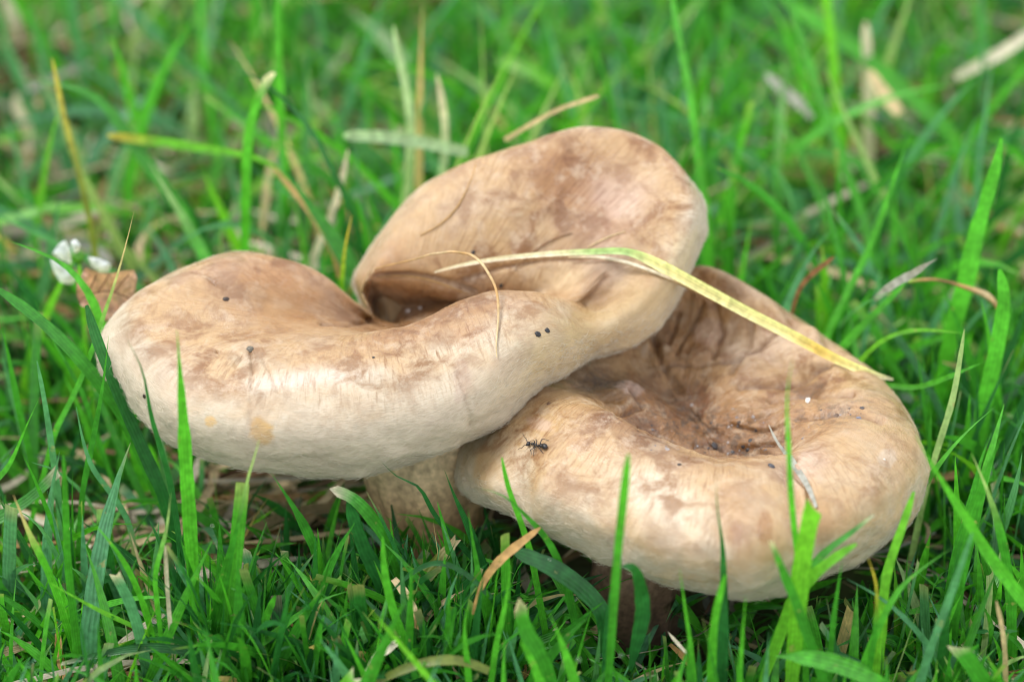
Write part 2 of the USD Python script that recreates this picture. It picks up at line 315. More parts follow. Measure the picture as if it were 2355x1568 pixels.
CREAM, TAN, BROWN, RUST, PINK, OCHRE = (np.array(c) for c in ((0.475, 0.40, 0.295), (0.43, 0.28, 0.137), (0.22, 0.105, 0.038), (0.29, 0.135, 0.045), (0.50, 0.36, 0.29), (0.52, 0.33, 0.12)))
def finish_cap(o, dents, stains, creases, pit, zone, dirt):
    P = o.P; N = grid_normals(P)
    if (N[:, 48:73, 2].mean()) < 0: N = -N; o.flip = True
    else: o.flip = False
    pp = project(P); facing = np.clip((N @ (-FWD)) * 3, 0, 1) * (o.idx < 5.6)
    seed = o.seed
    n1 = meshkit.fbm(P * 90, 4, seed); n2 = meshkit.fbm(P * 330, 4, seed + 11)
    skin = np.clip((6.2 - o.idx) / 0.6, 0, 1)
    inner = o.rough * np.clip(3.2 - o.idx, 0, 1)
    disp = (n1 - 0.5) * (0.0011 + 0.0026 * inner) * np.clip(o.idx / 2, 0.3, 1) + (n2 - 0.5) * (0.00028 + 0.0011 * inner)
    for cx, cy, sx, sy, rot, h in dents: disp = disp + gauss(pp, cx, cy, sx, sy, rot) * h * MM * facing
    for pts, w, depth, dark in creases:
        disp = disp - np.exp(-(seg_dist(pp, pts) / w) ** 2) * depth * 1.8 * MM * facing
    th_ = np.arange(o.nt) / (o.nt - 1) * 2 * np.pi
    wr = meshkit.fbm(np.stack(np.broadcast_arrays(np.cos(th_)[:, None] * 7, np.sin(th_)[:, None] * 7, o.idx[None] * 0.55), -1), 4, seed + 23) - 0.5
    disp = disp - np.abs(wr) * (0.0008 + 0.0003 * o.rough) * np.clip(1 - np.abs(o.idx - 2.0) / 1.7, 0, 1)
    nick = meshkit.fbm(P * 170, 4, seed + 29) - 0.5
    disp = disp + nick * 0.0022 * np.clip((o.idx - 4.3) / 0.8, 0, 1)
    P = P + N * (disp * skin)[..., None]
    # gills: radial ridges below the rolled-in edge
    th = np.arange(o.nt) / (o.nt - 1)
    P = P + (np.sin(th * 2 * np.pi * 150)[:, None] * 0.0005 * np.clip((o.idx - 7) * 2, 0, 1)[None])[..., None] * np.array([0, 0, 1.0])
    P[-1] = P[0]
    # colour of the skin itself: browner towards the centre of the cap, cream and felted at the rolled edge
    ii = np.broadcast_to(o.idx, pp.shape[:2])
    b1 = meshkit.fbm(P * 130 + 5, 5, seed + 3); b2 = meshkit.fbm(P * 420 + 9, 4, seed + 5); b3 = meshkit.fbm(P * 45 + 2, 3, seed + 8); b4 = meshkit.fbm(P * 1300, 3, seed + 9)
    k = np.clip((ii - zone[0]) / (zone[1] - zone[0]) + (b1 - 0.5) * 1.5 + (b3 - 0.5) * 0.7 + (b2 - 0.5) * 0.7, 0, 1)
    k = (k * k * (3 - 2 * k))[..., None]
    col = TAN * (1 - k) + CREAM * k
    dp = np.clip(1.25 - (ii / pit) + (b1 - 0.5) * 1.3, 0, 1)[..., None]
    col = col * (1 - dp * 0.62) + (BROWN * 1.12) * dp * 0.62
    sp = o.spread; b6 = meshkit.fbm(P * 800 + 3, 4, seed + 17)
    zr = np.clip((sp - ii) / 0.9 + (b1 - 0.5) * 1.2, 0.0, 1) * np.clip(0.75 + 0.1 * o.rough + (b3 - 0.5) * 2.2, 0.3, 1)
    zg = np.clip((ii - o.felt_from) / 0.8 + (b1 - 0.5), 0, 1)
    zb = 0 * ii
    for cx, cy, sx, sy, rot, a in dirt: zb = np.maximum(zb, gauss(pp, cx, cy, sx, sy, rot) * a * facing)
    o.zone = np.stack([zr, zg, zb], -1)
    for cx, cy, sx, sy, rot, c, a in stains:
        g = gauss(pp, cx, cy, sx, sy, rot) * facing
        if sx < 31: g = np.clip((g + (b6 - 0.5) * 0.5 - 0.34) * 3.5, 0, 1)
        g = np.clip(g * (0.25 + 1.1 * b2 + 0.5 * b6) * 1.3, 0, 1)[..., None] * a
        col = col * (1 - g) + np.asarray(c) * g
    for pts, w, depth, dark in creases:
        g = np.minimum(1, np.exp(-(seg_dist(pp, pts) / (w * 0.7)) ** 2) * facing * dark * 1.3 * np.clip(b2 * 2.4 - 0.3, 0.2, 1))[..., None]
        col = col * (1 - g) + RUST * 0.6 * g
    col = col * (0.90 + 0.2 * b4)[..., None]
    gill = np.clip((ii - 6.3) * 3, 0, 1)[..., None]
    col = col * (1 - gill) + np.array([0.36, 0.24, 0.12]) * gill
    o.P, o.N, o.col = P, N, col
    ds = np.linalg.norm(np.diff(P, axis=1), axis=2).mean(0); s = np.r_[0, np.cumsum(ds)] * 1000
    rim = np.linalg.norm(np.diff(P[:, np.argmin(abs(o.idx - 4))], axis=0), axis=1); u = np.r_[0, np.cumsum(rim)] * 1000
    o.uv = np.stack(np.broadcast_arrays(u[:, None], s[None]), -1)
    return o
def cap_objects(o, parent):
    cut = int(np.searchsorted(o.idx, 6.4))
    for name, a, b, mat in (('cap', 0, cut + 1, CAP), ('gills', cut, o.ns, CAP)):
        P = o.P[:, a:b]; F = grid_faces(P.shape[0], P.shape[1])
        if o.flip: F = F[:, ::-1]
        V = P.reshape(-1, 3)
        m = usdkit.mesh(stage, f'{parent.GetPath()}/{name}', (V, F), mat, False, o.uv[:, a:b].reshape(-1, 2))
        N = grid_normals(P); N = -N if o.flip else N
        m.CreateNormalsAttr(Vt.Vec3fArray.FromNumpy(N.reshape(-1, 3).astype(np.float32))); m.SetNormalsInterpolation('vertex')
        primvar(m, 'tint', o.col[:, a:b].reshape(-1, 3)); primvar(m, 'zone', o.zone[:, a:b].reshape(-1, 3))
    P = o.P[::4, :cut:3]
    o.coarse = (P.reshape(-1, 3), grid_faces(P.shape[0], P.shape[1]))
    return o
def stem(parent, pts, radii, tints, seed):
    ax = spline(np.array(pts), 60); r = np.interp(np.linspace(0, 1, 60), np.linspace(0, 1, len(radii)), radii)
    th = np.linspace(0, 2 * np.pi, 97)
    ring = np.stack([np.cos(th), np.sin(th), 0 * th], -1)
    P = ax[:, None] + ring[None] * r[:, None, None]
    rib = meshkit.fbm(np.stack(np.broadcast_arrays(np.cos(th)[None] * 4, np.sin(th)[None] * 4, (ax[:, 2] * 60)[:, None]), -1), 4, seed)
    P = P + ring[None] * ((rib - 0.5) * 0.0018)[..., None]
    P[:, -1] = P[:, 0]
    t = np.linspace(0, 1, 60)
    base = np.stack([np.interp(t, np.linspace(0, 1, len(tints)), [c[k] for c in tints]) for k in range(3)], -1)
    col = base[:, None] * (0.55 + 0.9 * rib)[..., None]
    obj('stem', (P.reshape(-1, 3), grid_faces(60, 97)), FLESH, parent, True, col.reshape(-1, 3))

stemA_top, stemB_top = at(965, 860, 1), at(1560, 1140, -18)
capA = build_cap(A_C, A_ST, stemA_top, 21)
capB = build_cap(B_C, B_ST, stemB_top, 57)
capB.rough = 1.0; capA.spread, capB.spread = 4.6, 5.0; capA.felt_from, capB.felt_from = 3.6, 4.4
finish_cap(capA,
    [(1400,440,80,60,30,-1.2),(1360,690,30,22,-30,-1.0),(1180,470,110,60,-20,0.8),(1010,560,60,40,-10,-0.6),(640,700,60,30,20,-0.5)],
    [(1300,400,75,55,20,RUST*0.9,0.95),(1340,480,80,45,40,RUST,0.7),(1180,520,60,50,0,(0.50,0.33,0.16),0.5),(1420,450,50,40,0,PINK,0.55),(1390,610,45,40,-30,PINK*0.75,0.7),(1370,680,35,18,-40,RUST*0.8,0.4),
     (1090,440,120,40,-35,TAN,0.5),(880,590,40,40,0,RUST,0.5),(560,610,130,30,10,BROWN*1.5,0.55),(760,660,90,50,25,BROWN*1.5,0.55),(480,760,70,40,0,TAN,0.6),
     (600,992,22,26,-30,OCHRE*0.85,1.0),(484,968,10,10,0,OCHRE,0.8),(1060,880,15,40,0,PINK*0.8,0.45),(1080,760,35,16,-10,RUST,0.5),(940,760,80,22,-15,RUST,0.5),
     (1120,700,80,14,-10,BROWN*1.4,0.55),(1500,330,60,20,15,BROWN*1.4,0.3),(1560,380,30,14,30,BROWN*1.4,0.5),(1260,670,100,9,5,BROWN*1.4,0.6),(1340,740,25,35,20,OCHRE*0.8,0.5),
     (900,700,90,45,0,BROWN*1.2,0.7),(850,690,22,35,0,BROWN*0.4,0.9),(1270,642,55,24,-8,(0.62,0.46,0.27),0.9),(1310,790,110,45,-32,(0.40,0.29,0.13),0.7),(1470,725,90,50,-45,(0.40,0.28,0.14),0.7),(1580,590,30,60,20,(0.48,0.38,0.22),0.5),(620,680,110,50,15,BROWN*1.5,0.5),(1010,700,90,30,-10,BROWN*0.9,0.6),(700,870,90,14,-5,(0.66,0.56,0.5),0.5)],
    [([(575,806),(582,850),(578,890)],3,0.25,0.08),([(580,890),(575,1000)],3,0.12,0.05),([(500,806),(540,808),(556,818),(540,840)],4,0.3,0.2),
     ([(606,830),(622,855),(640,900)],4,0.2,0.1),([(1055,860),(1075,920),(1085,985)],6,0.22,0.08),([(850,640),(940,634),(1040,650),(1090,672)],7,0.5,0.7),
     ([(740,740),(800,748),(850,738)],5,0.5,0.9),([(480,640),(520,665)],4,0.2,0.3),([(1060,646),(1150,616),(1250,600),(1390,594)],6,0.3,0.5),([(1345,694),(1370,668),(1392,640)],9,0.22,0.4),([(440,624),(480,632),(498,656)],3,0.15,0.4)],
    1.9, (2.9, 4.6),
    [(900,700,70,35,0,0.5),(1100,660,60,20,0,0.3)])
finish_cap(capB,
    [(1440,912,42,24,15,3.2),(1500,800,14,70,25,-0.8),(1640,880,70,40,-20,-0.8),(1800,830,90,16,30,-0.9),(1860,880,60,14,-8,-1.0),(1840,1150,22,110,-20,-1.5),(1260,1130,30,60,20,0.9),
     (1190,1130,22,60,12,-0.9),(1470,1230,35,70,0,0.9),(1420,1250,18,60,8,-0.8),(1655,1250,18,90,2,-0.9),(1950,830,40,14,40,-0.7),(1740,720,25,60,-40,0.8),(1826,742,13,26,-30,-1.4),(1920,795,13,26,-35,-1.3),(1875,765,16,24,-30,0.7)],
    [(1600,965,150,55,10,BROWN*1.05,0.85),(1480,1000,90,18,25,BROWN,0.6),(1700,1010,110,16,3,BROWN*0.9,0.6),(1560,760,90,60,20,BROWN*1.3,0.5),(1660,690,50,30,30,RUST,0.4),
     (1860,876,30,12,-5,BROWN*0.45,0.8),(1840,880,70,18,-10,BROWN,0.5),(1390,885,60,20,20,BROWN*0.35,0.8),(1470,940,28,14,-30,RUST,0.6),(1440,910,26,16,10,PINK,0.7),(1900,950,90,30,-10,BROWN*1.4,0.45),
     (1250,930,50,40,0,TAN,0.5),(1330,1020,22,14,0,RUST,0.45),(1240,975,25,12,20,PINK,0.5),(1530,1180,30,45,10,TAN*0.9,0.55),(1680,1190,50,40,0,RUST,0.4),(1640,1150,90,20,10,TAN,0.5),
     (1690,1230,14,22,0,RUST,0.6),(1760,1210,14,30,0,RUST,0.6),(1890,1200,22,40,-10,RUST,0.4),(1980,1080,70,70,0,TAN,0.45),(1850,1060,40,30,0,(0.6,0.45,0.38),0.5),(2040,1050,18,16,0,(0.6,0.54,0.46),0.35),
     (1750,790,60,22,-10,(0.6,0.47,0.36),0.5),(1630,760,30,25,0,PINK,0.4),(1520,1150,90,40,30,(0.62,0.55,0.43),0.6)],
    [([(1613,697),(1590,747),(1555,817)],4,0.3,0.8),([(1524,840),(1600,840),(1678,828),(1756,793),(1794,767)],4,0.3,0.85),([(1680,970),(1740,985),(1800,970)],5,0.4,0.8),
     ([(1600,1020),(1690,1030),(1770,1015)],6,0.5,0.8),([(1560,720),(1540,790)],6,0.4,0.6),([(1440,920),(1475,945),(1420,955)],6,0.5,0.7),
     ([(1820,1060),(1860,1110),(1870,1170)],7,0.5,0.5),([(1720,960),(1800,925),(1900,900)],6,0.4,0.6),([(1700,880),(1790,872),(1850,850),(1905,835)],9,0.6,0.7),([(1770,905),(1850,888),(1960,905)],6,0.4,0.6),([(1830,960),(1950,940),(2030,965)],7,0.4,0.5),([(1470,985),(1560,1030),(1650,1040),(1740,1036),(1830,1046)],6,0.45,0.8),([(1640,700),(1660,760),(1640,820)],8,0.4,0.5),([(1730,730),(1720,790),(1680,850)],8,0.45,0.5),([(1500,770),(1520,830),(1560,890)],9,0.5,0.6),([(1810,1055),(1835,1140),(1840,1240)],10,0.5,0.35)],
    2.2, (3.2, 6.0),
    [(1610,975,120,42,12,1.0),(1690,1028,90,14,5,0.9),(1890,950,90,24,-8,0.7),(1560,880,60,60,0,0.55),(1390,880,70,25,20,0.9),(1850,876,40,10,-5,0.8),(1530,760,50,60,20,0.4)])
mushA = thing('mushroom', 'larger brown mushroom, its rolled cap overlapping the other one', 'mushroom')
mushB = thing('mushroom', 'lower mushroom on the right with a dirty sunken centre and an ant', 'mushroom')
cap_objects(capA, mushA); cap_objects(capB, mushB)
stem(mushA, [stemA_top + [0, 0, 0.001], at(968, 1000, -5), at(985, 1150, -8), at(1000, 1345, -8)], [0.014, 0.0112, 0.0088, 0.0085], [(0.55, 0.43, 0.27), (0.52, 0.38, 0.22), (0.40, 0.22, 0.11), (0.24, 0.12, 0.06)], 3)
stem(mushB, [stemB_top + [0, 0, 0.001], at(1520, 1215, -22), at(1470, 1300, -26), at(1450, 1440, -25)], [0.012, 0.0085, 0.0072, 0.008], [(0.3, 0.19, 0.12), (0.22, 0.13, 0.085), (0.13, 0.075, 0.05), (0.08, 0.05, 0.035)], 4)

def hit(px, py, caps=(0, 1)):
    """First skin point seen in this direction: (point, normal) or None."""
    best = None
    d = unit(ray(px, py))
    for c in caps:
        V, F = (capA, capB)[c].coarse
        a, e1, e2 = V[F[:, 0]], V[F[:, 1]] - V[F[:, 0]], V[F[:, 2]] - V[F[:, 0]]
        pv = np.cross(d, e2); det = (e1 * pv).sum(1); det = np.where(abs(det) < 1e-15, 1e-15, det)
        tv = EYE - a; u = (tv * pv).sum(1) / det; qv = np.cross(tv, e1); w = (qv @ d) / det; t = (e2 * qv).sum(1) / det
        ok = (u >= 0) & (w >= 0) & (u + w <= 1) & (t > 0)
        if ok.any():
            k = np.argmin(np.where(ok, t, 9)); n = unit(np.cross(e1[k], e2[k])); n = n if n @ d < 0 else -n
            if best is None or t[k] < best[2]: best = (EYE + d * t[k], n, t[k])
    return best

# what the caps cover, in the picture and in plan: the grass keeps clear of them
OUT_A = [(245,780),(262,700),(330,640),(430,590),(530,568),(640,585),(740,635),(820,700),(818,650),(850,590),(905,490),(1000,405),(1150,325),(1330,284),(1460,292),(1560,355),(1615,430),(1625,500),(1600,600),(1560,670),
         (1700,645),(1800,720),(1920,775),(2030,870),(2110,980),(2130,1080),(2090,1190),(1960,1290),(1800,1355),(1720,1372),(1560,1340),(1400,1290),(1250,1222),(1110,1150),(1035,1140),(1000,1145),(920,1135),(875,1115),(860,1085),(720,1100),(560,1085),(400,1010),(300,925),(255,850)]
MASK = shapely.Polygon(OUT_A).buffer(4); shapely.prepare(MASK)
CLEAR = shapely.Polygon([(110,545),(190,540),(260,590),(320,610),(320,730),(230,745),(170,715),(160,660),(110,640)]); shapely.prepare(CLEAR)
SPARSE = shapely.union_all([shapely.Polygon(p) for p in ([(-40,-40),(70,-40),(110,200),(260,420),(60,430),(-40,300)], [(1960,20),(2030,20),(2090,270),(1990,380)], [(900,60),(1050,60),(1045,400),(910,450)], [(2180,150),(2360,60),(2360,120),(2200,200)])]); shapely.prepare(SPARSE)
FOOT = shapely.union_all([shapely.Polygon([at(*s[4])[:2] for s in ST]).buffer(0.001) for ST in (A_ST, B_ST)]); shapely.prepare(FOOT)

# ------------------------------------------------------------------ grass
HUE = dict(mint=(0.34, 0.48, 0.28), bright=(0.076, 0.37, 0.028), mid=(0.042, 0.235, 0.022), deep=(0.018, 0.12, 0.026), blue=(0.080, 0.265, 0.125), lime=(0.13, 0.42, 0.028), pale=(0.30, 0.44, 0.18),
           yellow=(0.45, 0.38, 0.05), wheat=(0.60, 0.56, 0.26), gold=(0.58, 0.40, 0.10), straw=(0.55, 0.42, 0.24), bone=(0.62, 0.55, 0.42), tan=(0.42, 0.25, 0.09), brown=(0.20, 0.10, 0.045), olive=(0.17, 0.21, 0.035), grey=(0.31, 0.31, 0.27))
def ribbon(P, W, face, vee=0.22, cut=False):
    """Leaf strips: P (n, k, 3) centre lines, W (n, k) half widths, face (n, 3) or (n, k, 3) the way the blade's flat side looks."""
    n, k = P.shape[:2]
    T = unit(np.gradient(P, axis=1)); f = face if face.ndim == 3 else np.repeat(face[:, None], k, 1)
    S = unit(np.cross(T, f)); Nn = unit(np.cross(S, T))
    L, R = P + S * W[..., None], P - S * W[..., None]
    Mid = P - Nn * (W * vee)[..., None]
    V = np.stack([L, Mid, R], 2)                                    # n, k, 3, 3
    idx = np.arange(n * k * 3).reshape(n, k, 3)
    q = []
    for c in (0, 1):
        q.append(np.stack([idx[:, :-1, c], idx[:, :-1, c + 1], idx[:, 1:, c + 1], idx[:, 1:, c]], -1).reshape(-1, 4))
    q = np.vstack(q)
    uv = np.zeros((n, k, 3, 2)); uv[..., 0] = [0, 0.5, 1]; uv[..., 1] = np.linspace(0, 1, k)[None, :, None]
    return V.reshape(-1, 3), np.vstack([q[:, [0, 1, 2]], q[:, [0, 2, 3]]]), uv.reshape(-1, 2)

def blade(label, hue, w, pts, yr=None, dy=0.0, tip='p', tiphue=None, name='grass_blade', cat='grass blade', group=None, mat=None, roll=None, zr=4.0, on=None, lift=0.6, grow=True, basehue=None, k=26):
    """One leaf traced tip first. w: width in tracing units (a number or a list along the leaf, tip to root); yr: depth of its lower end in mm (None: where that end is zr mm above ground);
    dy: how much farther back the tip leans; on: lies over the caps, lift mm above the skin."""
    pts = [np.array(p, float) for p in pts]
    n = len(pts)
    L = np.r_[0, np.cumsum([np.linalg.norm(b - a) for a, b in zip(pts[:-1], pts[1:])])]; L /= L[-1]
    if yr is None: yr = at_z(*pts[-1], zr)[1] / MM
    P2 = np.array([np.interp(np.linspace(0, 1, 64), np.linspace(0, 1, n), [p[c] for p in pts]) for c in (0, 1)]).T if n == 2 else spline(np.array(pts), 64)
    q = np.linspace(0, 1, 64)
    Y = yr + dy * (1 - q) if np.ndim(yr) == 0 else np.interp(q, np.linspace(0, 1, len(yr)), yr)
    P = np.array([at(*p, y) for p, y in zip(P2, Y)])
    if on is not None:
        for i, p in enumerate(P2):
            h = hit(*p)
            if h is not None and on[0] <= q[i] <= on[1]: P[i] = EYE + (h[0] - EYE) * (1 - lift * MM / np.linalg.norm(h[0] - EYE))
        from scipy.ndimage import gaussian_filter1d
        P = gaussian_filter1d(P, 1.5, axis=0, mode='nearest')
    if grow and P[-1][2] > 0.001:                                   # the part below the frame, down to the soil
        d = unit(P[-1] - P[-8]); d = unit(d + np.array([0, 0, -0.7]))
        if d[2] < -0.2:
            e = P[-1] + d * (P[-1][2] + 0.002) / -d[2]; m = max(4, int(np.linalg.norm(e - P[-1]) / 0.002))
            P = np.vstack([P, P[-1] + (e - P[-1]) * np.linspace(0, 1, m + 1)[1:, None]])
    s = np.r_[0, np.cumsum(np.linalg.norm(np.diff(P, axis=0), axis=1))]; t = np.linspace(0, 1, k); s /= s[-1]
    C = np.stack([np.interp(t, s, P[:, c]) for c in range(3)], -1)[::-1]
    W = np.interp(t, np.linspace(0, 1, len(w)), w) if np.ndim(w) else np.full(k, float(w)) * np.interp(t, [0, .35, 0.8, 1], [.8, 1, 1, .75])
    r = np.random.default_rng(abs(hash_(label)) % 2**31)
    if tip == 'p': W = W * np.clip(t / 0.28, 0.03, 1) ** 0.65
    elif tip == 'r': W = W * np.clip(t / 0.06, 0.15, 1) ** 0.6
    W = W * (1 + 0.05 * r.standard_normal(k))
    W = (W / 2 * px_size(C[::-1]))[::-1]
    a = r.uniform(-0.3, 0.3) if roll is None else roll
    view = unit(EYE - C.mean(0)); side = unit(np.cross(unit(C[-1] - C[0]), view))
    tw = np.linspace(a - r.uniform(-.25, .25), a, k)[:, None]
    face = view * np.cos(tw) + side * np.sin(tw)
    V, F, uv = ribbon(C[None], W[None], face[None])
    if tip == 'c':                                                   # torn by the mower: ragged end
        e = V.reshape(k, 3, 3); tdir = unit(e[-1, 1] - e[-2, 1]); W_ = W[-3]; e[-1] += tdir * (r.uniform(-1, 1, 3) * np.array([1.2, 1.6, 1.2]))[:, None] * W_; e[-2] += tdir * r.uniform(-.3, .3, 3)[:, None] * W_; V = e.reshape(-1, 3)
    b = np.array(HUE[hue]); col = np.repeat(b[None], k, 0)
    tt = np.linspace(0, 1, k)[:, None]                               # root .. tip
    if basehue: g = np.clip((0.45 - tt) / 0.3, 0, 1); col = col * (1 - g) + np.array(HUE[basehue]) * g
    th = tiphue or ('bone' if tip == 'c' else None)
    if th:
        reach = 0.05 if tip == 'c' and not tiphue else 0.3
        g = np.clip((tt - (1 - reach)) / (reach * 0.7), 0, 1); col = col * (1 - g) + np.array(HUE[th]) * g
    col = np.repeat(col * (1 + 0.10 * r.standard_normal((k, 1))), 3, 0)
    return obj(name, (V, F), mat or GRASS, tint=col, uv=uv, label=label, cat=cat, group=group)
def hash_(s):
    import zlib
    return zlib.crc32(s.encode())

